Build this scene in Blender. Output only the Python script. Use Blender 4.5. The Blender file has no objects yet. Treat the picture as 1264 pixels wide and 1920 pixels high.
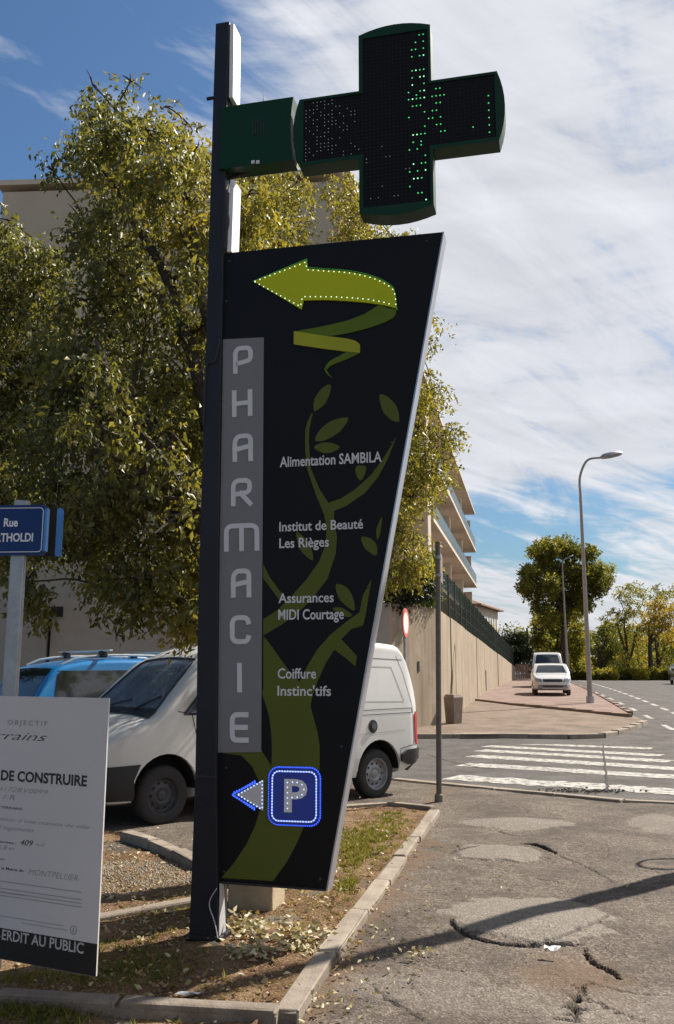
import bpy, bmesh, math, random
import numpy as np
from math import sin, cos, tan, pi, radians, sqrt, atan2, hypot
from mathutils import Vector, Matrix
from mathutils.geometry import delaunay_2d_cdt
from mathutils.bvhtree import BVHTree

random.seed(7); RNG = np.random.default_rng(7)
S = bpy.context.scene
COL = S.collection

# ------------------------------------------------------------------ camera
F = 1700.0; PITCH = math.atan(305/1700); CH = 1.6          # focal length in photo pixels, pitch, eye height
cam_d = bpy.data.cameras.new('camera'); cam = bpy.data.objects.new('camera', cam_d); COL.objects.link(cam)
cam.location = (0, 0, CH); cam.rotation_euler = (pi/2 + PITCH, 0, 0)
cam_d.sensor_fit = 'VERTICAL'; cam_d.sensor_height = 36; cam_d.lens = 36*F/1920
cam_d.clip_end = 6000; S.camera = cam

# ------------------------------------------------------------------ light
SUN_AZ = radians(51.5); SUN_EL = radians(44)               # azimuth measured from +Y towards +X
SUN = Vector((sin(SUN_AZ)*cos(SUN_EL), cos(SUN_AZ)*cos(SUN_EL), sin(SUN_EL)))
sd = bpy.data.lights.new('sun', 'SUN'); so = bpy.data.objects.new('sun', sd); COL.objects.link(so)
sd.energy = 5.0; sd.angle = radians(0.53); sd.color = (1, .93, .82)
so.rotation_euler = SUN.to_track_quat('Z', 'Y').to_euler(); so.location = (0, 0, 40)

w = bpy.data.worlds.new('World'); S.world = w; w.use_nodes = True
def build_world():
    nt = w.node_tree; N = nt.nodes; L = nt.links; N.clear()
    out = N.new('ShaderNodeOutputWorld'); bg = N.new('ShaderNodeBackground'); L.new(bg.outputs[0], out.inputs[0])
    bg.inputs[1].default_value = 0.068
    sky = N.new('ShaderNodeTexSky'); sky.sky_type = 'NISHITA'; sky.sun_disc = False
    sky.sun_elevation = SUN_EL; sky.sun_rotation = SUN_AZ
    sky.air_density = 1.0; sky.dust_density = 0.6; sky.ozone_density = 3.5
    def M(op, a, b=None, c=None, clamp=False):
        n = N.new('ShaderNodeMath'); n.operation = op; n.use_clamp = clamp
        for i, v in enumerate((a, b, c)):
            if v is None: continue
            if isinstance(v, (int, float)): n.inputs[i].default_value = v
            else: L.new(v, n.inputs[i])
        return n.outputs[0]
    def smooth(v, a, b):
        n = N.new('ShaderNodeMapRange'); n.interpolation_type = 'SMOOTHSTEP'
        L.new(v, n.inputs[0]); n.inputs[1].default_value = a; n.inputs[2].default_value = b
        return n.outputs[0]
    tc = N.new('ShaderNodeTexCoord'); sp = N.new('ShaderNodeSeparateXYZ'); L.new(tc.outputs['Generated'], sp.inputs[0])
    x, y, z = sp.outputs
    zz = M('ADD', M('MAXIMUM', z, 0.0), 0.10)
    px = M('DIVIDE', x, zz); py = M('DIVIDE', y, zz)
    def noise(ax, ay, scale, detail=6, rough=.55, dist=0.0, rot=0.0):
        cb = N.new('ShaderNodeCombineXYZ')
        c, s_ = cos(rot), sin(rot)
        u = M('ADD', M('MULTIPLY', px, c), M('MULTIPLY', py, s_))
        v = M('SUBTRACT', M('MULTIPLY', py, c), M('MULTIPLY', px, s_))
        L.new(M('MULTIPLY', u, ax), cb.inputs[0]); L.new(M('MULTIPLY', v, ay), cb.inputs[1])
        n = N.new('ShaderNodeTexNoise'); L.new(cb.outputs[0], n.inputs['Vector'])
        n.inputs['Scale'].default_value = scale; n.inputs['Detail'].default_value = detail
        n.inputs['Roughness'].default_value = rough; n.inputs['Distortion'].default_value = dist
        return n.outputs['Fac']
    # azimuth-like lean: clouds thicken to the right of the view
    side = M('DIVIDE', x, M('ADD', M('SQRT', M('ADD', M('MULTIPLY', x, x), M('MULTIPLY', y, y))), 1e-4))
    big = noise(1.0, 1.0, 0.9, 4, .5, .4)
    wisp = noise(1.0, 0.30, 2.6, 9, .62, 1.1, rot=radians(-32))
    wisp2 = noise(0.8, 0.22, 6.5, 8, .6, .8, rot=radians(-48))
    # low sky: cells stretched along the horizon
    cb = N.new('ShaderNodeCombineXYZ'); az = M('ARCTAN2', x, y)
    L.new(M('MULTIPLY', az, 2.0), cb.inputs[0]); L.new(M('MULTIPLY', z, 13.0), cb.inputs[1])
    nl = N.new('ShaderNodeTexNoise'); L.new(cb.outputs[0], nl.inputs['Vector']); nl.inputs['Scale'].default_value = 1.9
    nl.inputs['Detail'].default_value = 8; nl.inputs['Roughness'].default_value = .55; nl.inputs['Distortion'].default_value = .5
    low = nl.outputs['Fac']
    blueband = M('MULTIPLY', smooth(z, .065, .125), M('SUBTRACT', 1.0, smooth(z, .17, .235)))
    lean = smooth(side, -.30, .22)
    cover = M('MULTIPLY_ADD', lean, .72, -.19)
    cover = M('SUBTRACT', cover, M('MULTIPLY', smooth(z, .50, .80), .22))
    cover = M('SUBTRACT', cover, M('MULTIPLY', blueband, .42))
    cover = M('ADD', cover, M('MULTIPLY', M('SUBTRACT', 1.0, smooth(z, .02, .085)), .18))
    f = M('ADD', M('MULTIPLY', wisp, 1.45), cover)
    f = M('ADD', f, M('MULTIPLY', M('SUBTRACT', big, .5), .55))
    f = M('ADD', f, M('MULTIPLY', M('SUBTRACT', low, .5), 0.85))
    f = M('ADD', f, M('MULTIPLY', M('SUBTRACT', wisp2, .5), .95))
    dens = M('POWER', smooth(f, .66, 1.16), .8)
    dens = M('MULTIPLY', dens, .93)
    # cloud brightness, greyer where thick
    tone = M('MULTIPLY_ADD', M('SUBTRACT', wisp2, .5), 3.6, 6.0)
    tone = M('ADD', tone, M('MULTIPLY', M('SUBTRACT', low, .5), 2.2))
    cc = N.new('ShaderNodeCombineColor')
    L.new(M('MULTIPLY', tone, 1.0), cc.inputs[0]); L.new(M('MULTIPLY', tone, 1.01), cc.inputs[1]); L.new(M('MULTIPLY', tone, 1.06), cc.inputs[2])
    mix = N.new('ShaderNodeMix'); mix.data_type = 'RGBA'
    L.new(dens, mix.inputs[0]); 
    tn = N.new('ShaderNodeMix'); tn.data_type = 'RGBA'; tn.blend_type = 'MULTIPLY'; tn.inputs[0].default_value = 1; L.new(sky.outputs[0], tn.inputs[6])
    cg = N.new('ShaderNodeCombineColor'); hz = smooth(z, 0.0, .45)
    L.new(M('MULTIPLY_ADD', hz, .16, .50), cg.inputs[0]); L.new(M('MULTIPLY_ADD', hz, .22, .60), cg.inputs[1]); L.new(M('MULTIPLY_ADD', hz, .30, .60), cg.inputs[2])
    L.new(cg.outputs[0], tn.inputs[7]); L.new(tn.outputs[2], mix.inputs[6]); L.new(cc.outputs[0], mix.inputs[7])
    L.new(mix.outputs[2], bg.inputs[0])
build_world()
S.view_settings.view_transform = 'Standard'; S.view_settings.look = 'None'
S.view_settings.exposure = 0.90; S.view_settings.gamma = 1.0; S.view_settings.use_curve_mapping = False
S.render.engine = 'CYCLES'

# ------------------------------------------------------------------ geometry of the view
def ray(px, py):
    dx = px-632; v = 960-py
    return Vector((dx, F*cos(PITCH)-v*sin(PITCH), F*sin(PITCH)+v*cos(PITCH)))
def terr(y):                                               # the street climbs gently away from the crossing
    t = max(0.0, y-22.0)
    return 1.27*(1-math.exp(-(t/43.0)*1.22)) if t > 0 else 0.0
def G(px, py, dz=0.0):                                     # where a sight line meets the ground
    d = ray(px, py); a, b = 0.5/d.y, 900.0/d.y
    y = 1.0
    last = y
    while y < 900:
        if CH+d.z/d.y*y <= terr(y)+dz: break
        last = y; y *= 1.02
    lo, hi = last, y
    for _ in range(40):
        m = (lo+hi)/2
        if CH+d.z/d.y*m <= terr(m)+dz: hi = m
        else: lo = m
    return Vector((d.x/d.y*hi, hi, terr(hi)+dz))
def AT(px, py, Y):
    d = ray(px, py); return Vector((d.x/d.y*Y, Y, CH+d.z/d.y*Y))
V = Vector

# ------------------------------------------------------------------ materials
MATS = {}
def mat(name, col, rough=.6, metal=0, col2=None, nscale=8, namt=1.0, bump=0, bscale=60, emis=None, estr=0, spec=None, detail=5, obj=True, streak=None, coat=0):
    if name in MATS: return MATS[name]
    m = bpy.data.materials.new(name); m.use_nodes = True; MATS[name] = m
    nt = m.node_tree; N = nt.nodes; L = nt.links; b = N['Principled BSDF']
    b.inputs['Roughness'].default_value = rough; b.inputs['Metallic'].default_value = metal
    if spec is not None: b.inputs['Specular IOR Level'].default_value = spec
    if coat: b.inputs['Coat Weight'].default_value = coat; b.inputs['Coat Roughness'].default_value = .04
    tc = N.new('ShaderNodeTexCoord')
    vec = tc.outputs['Object']
    if streak:
        mp = N.new('ShaderNodeMapping'); L.new(vec, mp.inputs[0]); mp.inputs['Scale'].default_value = streak; vec = mp.outputs[0]
    if col2 is None: col2 = tuple(c*.86 for c in col)
    n = N.new('ShaderNodeTexNoise'); L.new(vec, n.inputs['Vector']); n.inputs['Scale'].default_value = nscale
    n.inputs['Detail'].default_value = detail; n.inputs['Roughness'].default_value = .6
    r = N.new('ShaderNodeValToRGB'); L.new(n.outputs['Fac'], r.inputs[0])
    r.color_ramp.elements[0].position = .5-.22/namt; r.color_ramp.elements[1].position = .5+.22/namt
    r.color_ramp.elements[0].color = (*col2, 1); r.color_ramp.elements[1].color = (*col, 1)
    L.new(r.outputs[0], b.inputs['Base Color'])
    if bump:
        n2 = N.new('ShaderNodeTexNoise'); L.new(tc.outputs['Object'], n2.inputs['Vector']); n2.inputs['Scale'].default_value = bscale; n2.inputs['Detail'].default_value = 6
        bp = N.new('ShaderNodeBump'); L.new(n2.outputs['Fac'], bp.inputs['Height']); bp.inputs['Strength'].default_value = bump; bp.inputs['Distance'].default_value = .01
        L.new(bp.outputs[0], b.inputs['Normal'])
    if emis:
        b.inputs['Emission Color'].default_value = (*emis, 1); b.inputs['Emission Strength'].default_value = estr
    return m
def asphalt(name, col, stone, scale=120, wear=False):
    m = bpy.data.materials.new(name); m.use_nodes = True; MATS[name] = m
    nt = m.node_tree; N = nt.nodes; L = nt.links; b = N['Principled BSDF']; b.inputs['Roughness'].default_value = .9
    b.inputs['Specular IOR Level'].default_value = .25
    tc = N.new('ShaderNodeTexCoord')
    def nz(sc, det=5, rg=.6):
        n = N.new('ShaderNodeTexNoise'); L.new(tc.outputs['Object'], n.inputs['Vector']); n.inputs['Scale'].default_value = sc; n.inputs['Detail'].default_value = det; n.inputs['Roughness'].default_value = rg; return n.outputs['Fac']
    def mixc(fac, a, bb):
        x = N.new('ShaderNodeMix'); x.data_type = 'RGBA'
        for v, i in ((fac, 0), (a, 6), (bb, 7)):
            if hasattr(v, 'links'): L.new(v, x.inputs[i])
            elif i == 0: x.inputs[0].default_value = v
            else: x.inputs[i].default_value = (*v, 1)
        return x.outputs[2]
    def ramp(v, a, bb):
        n = N.new('ShaderNodeMapRange'); L.new(v, n.inputs[0]); n.inputs[1].default_value = a; n.inputs[2].default_value = bb; return n.outputs[0]
    vo = N.new('ShaderNodeTexVoronoi'); L.new(tc.outputs['Object'], vo.inputs['Vector']); vo.inputs['Scale'].default_value = scale
    sep = N.new('ShaderNodeSeparateColor'); L.new(vo.outputs['Color'], sep.inputs[0])
    grain = ramp(sep.outputs[0], .45, 1.0)
    c = mixc(grain, col, stone)
    dirt = ramp(nz(1.3, 6, .65), .38, .68)
    c = mixc(dirt, c, tuple(x*.62 for x in col))
    fine = ramp(nz(26, 8, .8), .33, .62)
    x = N.new('ShaderNodeMix'); x.data_type = 'RGBA'; x.blend_type = 'MULTIPLY'; x.inputs[0].default_value = .6
    L.new(c, x.inputs[6]); cc = N.new('ShaderNodeCombineColor')
    for i in range(3): L.new(fine, cc.inputs[i])
    L.new(cc.outputs[0], x.inputs[7]); c = x.outputs[2]
    if wear:
        at = N.new('ShaderNodeAttribute'); at.attribute_name = 'wear'
        s2 = N.new('ShaderNodeSeparateColor'); L.new(at.outputs['Color'], s2.inputs[0])
        c = mixc(s2.outputs[0], c, mixc(grain, (.175, .15, .128), (.27, .24, .205)))
        c = mixc(s2.outputs[1], c, (.007, .006, .005))
        c = mixc(s2.outputs[2], c, (.12, .075, .045))
    L.new(c, b.inputs['Base Color'])
    bp = N.new('ShaderNodeBump'); L.new(vo.outputs['Distance'], bp.inputs['Height']); bp.inputs['Strength'].default_value = .7; bp.inputs['Distance'].default_value = .006
    L.new(bp.outputs[0], b.inputs['Normal'])
    return m
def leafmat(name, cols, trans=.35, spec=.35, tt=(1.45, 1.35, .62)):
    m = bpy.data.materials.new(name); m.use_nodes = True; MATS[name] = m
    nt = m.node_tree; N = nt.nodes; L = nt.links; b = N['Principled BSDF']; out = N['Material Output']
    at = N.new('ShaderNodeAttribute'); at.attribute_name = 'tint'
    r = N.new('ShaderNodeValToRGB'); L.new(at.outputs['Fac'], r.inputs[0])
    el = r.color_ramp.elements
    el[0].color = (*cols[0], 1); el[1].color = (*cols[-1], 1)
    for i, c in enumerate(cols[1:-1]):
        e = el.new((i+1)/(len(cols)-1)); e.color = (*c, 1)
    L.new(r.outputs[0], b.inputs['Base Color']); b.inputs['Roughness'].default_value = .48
    b.inputs['Specular IOR Level'].default_value = spec
    t = N.new('ShaderNodeBsdfTranslucent'); mx = N.new('ShaderNodeMixShader'); mx.inputs[0].default_value = trans
    g = N.new('ShaderNodeMix'); g.data_type = 'RGBA'; g.blend_type = 'MULTIPLY'; g.inputs[0].default_value = 1
    L.new(r.outputs[0], g.inputs[6]); g.inputs[7].default_value = (*tt, 1)
    L.new(g.outputs[2], t.inputs[0]); L.new(b.outputs[0], mx.inputs[1]); L.new(t.outputs[0], mx.inputs[2]); L.new(mx.outputs[0], out.inputs[0])
    return m
def glassmat(name, tint, rough=.03, alpha=.0):
    m = bpy.data.materials.new(name); m.use_nodes = True; MATS[name] = m
    nt = m.node_tree; N = nt.nodes; L = nt.links; b = N['Principled BSDF']; out = N['Material Output']
    b.inputs['Base Color'].default_value = (*tint, 1); b.inputs['Roughness'].default_value = rough
    b.inputs['IOR'].default_value = 1.6; b.inputs['Specular IOR Level'].default_value = .8
    tc = N.new('ShaderNodeTexCoord'); n = N.new('ShaderNodeTexNoise'); L.new(tc.outputs['Object'], n.inputs['Vector']); n.inputs['Scale'].default_value = 3
    mr = N.new('ShaderNodeMapRange'); L.new(n.outputs['Fac'], mr.inputs[0]); mr.inputs[3].default_value = rough; mr.inputs[4].default_value = rough+.06; L.new(mr.outputs[0], b.inputs['Roughness'])
    if alpha:
        t = N.new('ShaderNodeBsdfTransparent'); t.inputs[0].default_value = (.8, .85, .85, 1); mx = N.new('ShaderNodeMixShader'); mx.inputs[0].default_value = alpha
        L.new(b.outputs[0], mx.inputs[1]); L.new(t.outputs[0], mx.inputs[2]); L.new(mx.outputs[0], out.inputs[0])
    return m

# ------------------------------------------------------------------ object helpers
WORLDP = {}
def thing(name, label, cat, loc=(0, 0, 0), rotz=0.0, group=None, world=True):
    o = bpy.data.objects.new(name, None); COL.objects.link(o); o.empty_display_size = .2
    o.location = loc; o.rotation_euler = (0, 0, rotz); o['label'] = label; o['category'] = cat
    if group: o['group'] = group
    if world: WORLDP[o.name] = Vector(loc)
    return o
def link(me, name, parent=None, m=None):
    o = bpy.data.objects.new(name, me); COL.objects.link(o)
    if m is not None and len(me.materials) == 0: me.materials.append(m)
    if parent is not None:
        o.parent = parent
        if parent.name in WORLDP: o.matrix_parent_inverse = Matrix.Translation(-WORLDP[parent.name])
    return o
def tag(o, label, cat, group=None):
    o['label'] = label; o['category'] = cat
    if group: o['group'] = group
    return o
def struct(o): o['kind'] = 'structure'; return o
def stuff(o): o['kind'] = 'stuff'; return o

class MB:
    def __init__(s): s.v = []; s.f = []
    def add(s, vs, fs):
        k = len(s.v); s.v += [tuple(v) for v in vs]; s.f += [tuple(i+k for i in f) for f in fs]; return s
    def box(s, c, size, rz=0.0, M=None):
        x, y, z = (a/2 for a in size)
        vs = [Vector((i*x, j*y, k*z)) for k in (-1, 1) for j in (-1, 1) for i in (-1, 1)]
        R = M if M is not None else Matrix.Rotation(rz, 3, 'Z')
        vs = [Vector(c)+R @ v for v in vs]
        return s.add(vs, [(0, 2, 3, 1), (4, 5, 7, 6), (0, 1, 5, 4), (2, 6, 7, 3), (0, 4, 6, 2), (1, 3, 7, 5)])
    def bbox(s, c, size, b=.01, M=None):               # a box with chamfered edges
        bm = bmesh.new(); bmesh.ops.create_cube(bm, size=1)
        bmesh.ops.scale(bm, vec=size, verts=bm.verts); bmesh.ops.bevel(bm, geom=bm.edges[:], offset=b, segments=2, affect='EDGES', profile=.5)
        bm.verts.index_update(); R = M if M is not None else Matrix.Identity(3)
        vs = [Vector(c)+R @ v.co for v in bm.verts]; fs = [[v.index for v in f.verts] for f in bm.faces]; bm.free()
        return s.add(vs, fs)
    def tube(s, pts, r, n=10, cap=True):
        pts = [Vector(p) for p in pts]; rs = r if isinstance(r, (list, tuple)) else [r]*len(pts)
        k = len(s.v); up = None; rings = []
        for i, p in enumerate(pts):
            t = (pts[min(i+1, len(pts)-1)]-pts[max(i-1, 0)]).normalized()
            if up is None: up = Vector((0, 0, 1)) if abs(t.z) < .9 else Vector((1, 0, 0))
            a = t.cross(up).normalized(); b = a.cross(t).normalized(); up = b
            rings.append([p+(a*cos(2*pi*j/n)+b*sin(2*pi*j/n))*rs[i] for j in range(n)])
        vs = [v for R_ in rings for v in R_]; fs = []
        for i in range(len(pts)-1):
            for j in range(n):
                fs.append((i*n+j, i*n+(j+1) % n, (i+1)*n+(j+1) % n, (i+1)*n+j))
        if cap: fs.append(tuple(range(n-1, -1, -1))); fs.append(tuple((len(pts)-1)*n+j for j in range(n)))
        return s.add(vs, fs)
    def lathe(s, prof, n=24, M=None, o=(0, 0, 0)):      # profile of (r, h) spun round local z
        vs = []; fs = []; R = M if M is not None else Matrix.Identity(3)
        for (r, h) in prof:
            for j in range(n): vs.append(Vector(o)+R @ Vector((r*cos(2*pi*j/n), r*sin(2*pi*j/n), h)))
        for i in range(len(prof)-1):
            for j in range(n): fs.append((i*n+j, i*n+(j+1) % n, (i+1)*n+(j+1) % n, (i+1)*n+j))
        return s.add(vs, fs)
    def plate(s, pts, fr, z0, z1, holes=()):             # a 2D outline in frame fr, from offset z0 to z1
        vs2, tris = fill2d(pts, holes)
        n = len(vs2); k = [fr(v[0], v[1], z1) for v in vs2]; fs = [tuple(t) for t in tris]
        s.add(k, fs)
        for loop in [pts]+list(holes):
            m = len(loop); s.add([fr(p[0], p[1], z1) for p in loop]+[fr(p[0], p[1], z0) for p in loop],
                                 [(i, (i+1) % m, m+(i+1) % m, m+i) for i in range(m)])
        return s
    def build(s, name, m, parent=None, smooth=False, rec=True):
        me = bpy.data.meshes.new(name); me.from_pydata([tuple(v) for v in s.v], [], s.f)
        if rec:
            bm = bmesh.new(); bm.from_mesh(me); bmesh.ops.recalc_face_normals(bm, faces=bm.faces); bm.to_mesh(me); bm.free()
        if smooth:
            me.polygons.foreach_set('use_smooth', [True]*len(me.polygons))
            me.set_sharp_from_angle(angle=radians(40))
        me.update(); return link(me, name, parent, m)

def pip(x, y, poly):
    c = False; n = len(poly)
    for i in range(n):
        x1, y1 = poly[i][0], poly[i][1]; x2, y2 = poly[(i+1) % n][0], poly[(i+1) % n][1]
        if (y1 > y) != (y2 > y) and x < (x2-x1)*(y-y1)/(y2-y1)+x1: c = not c
    return c
def fill2d(pts, holes=(), step=None):
    vs = []; es = []
    for loop in [pts]+list(holes):
        k = len(vs); m = len(loop); vs += [Vector((p[0], p[1])) for p in loop]; es += [(k+i, k+(i+1) % m) for i in range(m)]
    if step:
        xs = [p[0] for p in pts]; ys = [p[1] for p in pts]
        x = min(xs)+step/2
        while x < max(xs):
            y = min(ys)+step/2
            while y < max(ys):
                if pip(x, y, pts): vs.append(Vector((x, y)))
                y += step
            x += step
    r = delaunay_2d_cdt(vs, es, [], 0, 1e-6)
    ov, of = r[0], r[2]; tris = []
    for f in of:
        cx = sum(ov[i].x for i in f)/3; cy = sum(ov[i].y for i in f)/3
        if pip(cx, cy, pts) and not any(pip(cx, cy, h) for h in holes): tris.append(tuple(f))
    return [(v.x, v.y) for v in ov], tris
def frame(o, d, u, n):
    o, d, u, n = Vector(o), Vector(d), Vector(u), Vector(n)
    return lambda x, y, z=0.0: o+d*x+u*y+n*z
def crom(pts, k=8, closed=False):
    out = []; n = len(pts); P = [np.array(p, float) for p in pts]
    rng = n if closed else n-1
    for i in range(rng):
        if closed: a, b, c, d = P[(i-1) % n], P[i], P[(i+1) % n], P[(i+2) % n]
        else: a, b, c, d = P[max(i-1, 0)], P[i], P[i+1], P[min(i+2, n-1)]
        for j in range(k):
            t = j/k; out.append(tuple(.5*((2*b)+(-a+c)*t+(2*a-5*b+4*c-d)*t*t+(-a+3*b-3*c+d)*t**3)))
    if not closed: out.append(tuple(P[-1]))
    return out
TXT = {}
def text2d(s_, bold=0.0, shear=0.0, space=1.0):
    key = (s_, bold, shear, space)
    if key in TXT: return TXT[key]
    cu = bpy.data.curves.new('t', 'FONT'); cu.body = s_; cu.size = 1; cu.offset = bold; cu.shear = shear; cu.space_character = space; cu.resolution_u = 3
    o = bpy.data.objects.new('t', cu); COL.objects.link(o); bpy.context.view_layer.update()
    dg = bpy.context.evaluated_depsgraph_get(); me = o.evaluated_get(dg).to_mesh()
    vs = np.array([v.co[:2] for v in me.vertices]); fs = [tuple(p.vertices) for p in me.polygons]
    o.evaluated_get(dg).to_mesh_clear(); bpy.data.objects.remove(o); bpy.data.curves.remove(cu)
    TXT[key] = (vs, fs); return TXT[key]
def put_text(mb, s_, fr, x0, x1, y0, cap, off, bold=0.0, shear=0.0, space=1.0, align='L'):
    """text between x0 and x1 (x1 None keeps the natural width), capitals cap high, at height off over the frame"""
    vs, fs = text2d(s_, bold, shear, space)
    sc = cap/.70; mn = vs[:, 0].min(); wd = vs[:, 0].max()-mn
    sx = sc if x1 is None else (x1-x0)/wd
    mb.add([fr(x0+(v[0]-mn)*sx, y0+v[1]*sc, off) for v in vs], fs)
def seglines(mb, lines, fr, wd, off):                     # pen strokes as thin ribbons
    for ln in lines:
        for i in range(len(ln)-1):
            (x1, y1), (x2, y2) = ln[i], ln[i+1]; dx, dy = x2-x1, y2-y1; l = hypot(dx, dy) or 1; nx, ny = -dy/l*wd/2, dx/l*wd/2; ex, ey = dx/l*wd*.4, dy/l*wd*.4
            mb.add([fr(x1+nx-ex, y1+ny-ey, off), fr(x1-nx-ex, y1-ny-ey, off), fr(x2-nx+ex, y2-ny+ey, off), fr(x2+nx+ex, y2+ny+ey, off)], [(0, 1, 2, 3)])
def rrect(x0, y0, x1, y1, r, n=6):
    p = []
    for cx, cy, a in ((x1-r, y1-r, 0), (x0+r, y1-r, 90), (x0+r, y0+r, 180), (x1-r, y0+r, 270)):
        for i in range(n+1):
            t = radians(a+90*i/n); p.append((cx+r*cos(t), cy+r*sin(t)))
    return p

# ------------------------------------------------------------------ palette
M_earth = mat('earth', (0.187, 0.122, 0.072), .95, col2=(0.108, 0.068, 0.040), nscale=3, bump=.8, bscale=40)
M_far = mat('far_ground', (0.144, 0.122, 0.079), .95, col2=(0.086, 0.086, 0.043), nscale=.3, bump=.3, bscale=4)
M_asph = asphalt('forecourt_asphalt', (.118, .092, .073), (.29, .24, .195), 80, wear=True)
M_road = asphalt('road_asphalt', (0.108, 0.097, 0.090), (0.187, 0.173, 0.162), 70)
M_pink = asphalt('pink_pavement', (0.302, 0.205, 0.169), (0.338, 0.252, 0.216), 60)
M_pave = asphalt('worn_pavement', (.245, .18, .135), (.31, .245, .195), 70)
M_kerb = mat('kerb_concrete', (0.288, 0.241, 0.191), .9, col2=(0.180, 0.144, 0.112), nscale=7, bump=.5, bscale=90)
M_kerb2 = mat('old_kerb', (0.216, 0.180, 0.144), .9, col2=(0.122, 0.094, 0.072), nscale=9, bump=.6, bscale=70)
M_paint = mat('road_paint', (0.533, 0.518, 0.482), .8, col2=(0.288, 0.266, 0.238), nscale=9, namt=1.3, bump=.3, bscale=120)
M_wall = mat('render_wall', (.32, .25, .175), .92, col2=(.23, .18, .125), nscale=1.6, bump=.25, bscale=35, streak=(1, 1, .22), namt=1.6)
def weather(m, amt=.5):
    nt = m.node_tree; N = nt.nodes; L = nt.links; b = N['Principled BSDF']; src = b.inputs['Base Color'].links[0].from_socket; tc = N.new('ShaderNodeTexCoord')
    def nz(sc, scl, det, lo, hi):
        mp = N.new('ShaderNodeMapping'); L.new(tc.outputs['Object'], mp.inputs[0]); mp.inputs['Scale'].default_value = scl
        n = N.new('ShaderNodeTexNoise'); L.new(mp.outputs[0], n.inputs[0]); n.inputs['Scale'].default_value = sc; n.inputs['Detail'].default_value = det; n.inputs['Roughness'].default_value = .7
        r = N.new('ShaderNodeMapRange'); L.new(n.outputs[0], r.inputs[0]); r.inputs[1].default_value = lo; r.inputs[2].default_value = hi; return r.outputs[0]
    def mul(c, f, col, a):
        mm = N.new('ShaderNodeMath'); mm.operation = 'MULTIPLY'; L.new(f, mm.inputs[0]); mm.inputs[1].default_value = a
        x = N.new('ShaderNodeMix'); x.data_type = 'RGBA'; L.new(mm.outputs[0], x.inputs[0]); L.new(c, x.inputs[6]); x.inputs[7].default_value = (*col, 1); return x.outputs[2]
    c = mul(src, nz(3.5, (1, 1, .07), 6, .50, .68), (.12, .095, .07), amt)
    c = mul(c, nz(1.1, (1, 1, .8), 7, .52, .66), (.42, .36, .29), amt*.7)
    c = mul(c, nz(9, (1, 1, 1), 8, .56, .70), (.14, .11, .08), amt*.7)
    L.new(c, b.inputs['Base Color'])
weather(M_wall, .55)
M_facade = mat('cream_facade', (0.446, 0.382, 0.302), .9, col2=(0.389, 0.331, 0.263), nscale=.7, bump=.12, bscale=30)
M_slab = mat('balcony_concrete', (0.533, 0.454, 0.374), .85, col2=(0.446, 0.374, 0.310), nscale=1.2)
M_roof = mat('roof_tile', (0.259, 0.144, 0.094), .9, col2=(0.158, 0.094, 0.065), nscale=4, bump=.4, bscale=12)
M_anth = mat('anthracite_steel', (.018, .018, .023), .5, col2=(.013, .013, .017), nscale=3, metal=.0, spec=.3, bump=.06, bscale=30)
M_panel = mat('navy_black_panel', (.0072, .0070, .0080), .5, col2=(.0052, .0052, .0060), nscale=1.2, spec=.18)
M_alu = mat('aluminium_edge', (.42, .43, .47), .35, metal=.6, col2=(.34, .35, .38), nscale=6)
M_galv = mat('galvanised', (.38, .39, .41), .45, metal=.55, col2=(.28, .29, .31), nscale=14, bump=.1, bscale=60)
M_bark = mat('bark', (.075, .055, .04), .95, col2=(.035, .026, .02), nscale=14, bump=.9, bscale=45)
M_rubber = mat('rubber', (.018, .018, .019), .8, col2=(.03, .028, .026), nscale=12)
M_black = mat('black_plastic', (.02, .02, .022), .55, nscale=12)
M_blackplain = mat('dark_inside', (.012, .012, .013), .85, nscale=5)
M_white = mat('van_white', (.72, .71, .68), .28, col2=(.64, .625, .60), nscale=2.2, coat=.5)
M_carwhite = mat('car_white', (0.562, 0.562, 0.562), .25, col2=(0.518, 0.518, 0.518), nscale=3, coat=.5)
M_carblue = mat('car_blue', (.008, .17, .42), .25, col2=(.008, .14, .36), nscale=3, coat=.6)
M_cardark = mat('car_dark', (.03, .03, .035), .3, nscale=3, coat=.4)
M_glass = glassmat('car_glass', (.012, .016, .018))
M_screen = glassmat('windscreen_glass', (.05, .06, .065), .02, alpha=.62)
M_rim = mat('rim_grey', (.33, .34, .36), .45, metal=.5, col2=(.22, .22, .23), nscale=10)
M_rimdark = mat('rim_dark', (.07, .07, .075), .55, metal=.3, col2=(.04, .04, .045), nscale=10)
M_red = mat('lamp_red', (.45, .02, .02), .2, nscale=10)
M_chrome = mat('lamp_clear', (.30, .32, .35), .12, metal=.5, nscale=6)
M_silver = mat('silver_bar', (.62, .64, .66), .3, metal=.8, nscale=10)
M_fence = mat('fence_green', (.007, .026, .018), .5, col2=(.005, .02, .014), nscale=10)

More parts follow.
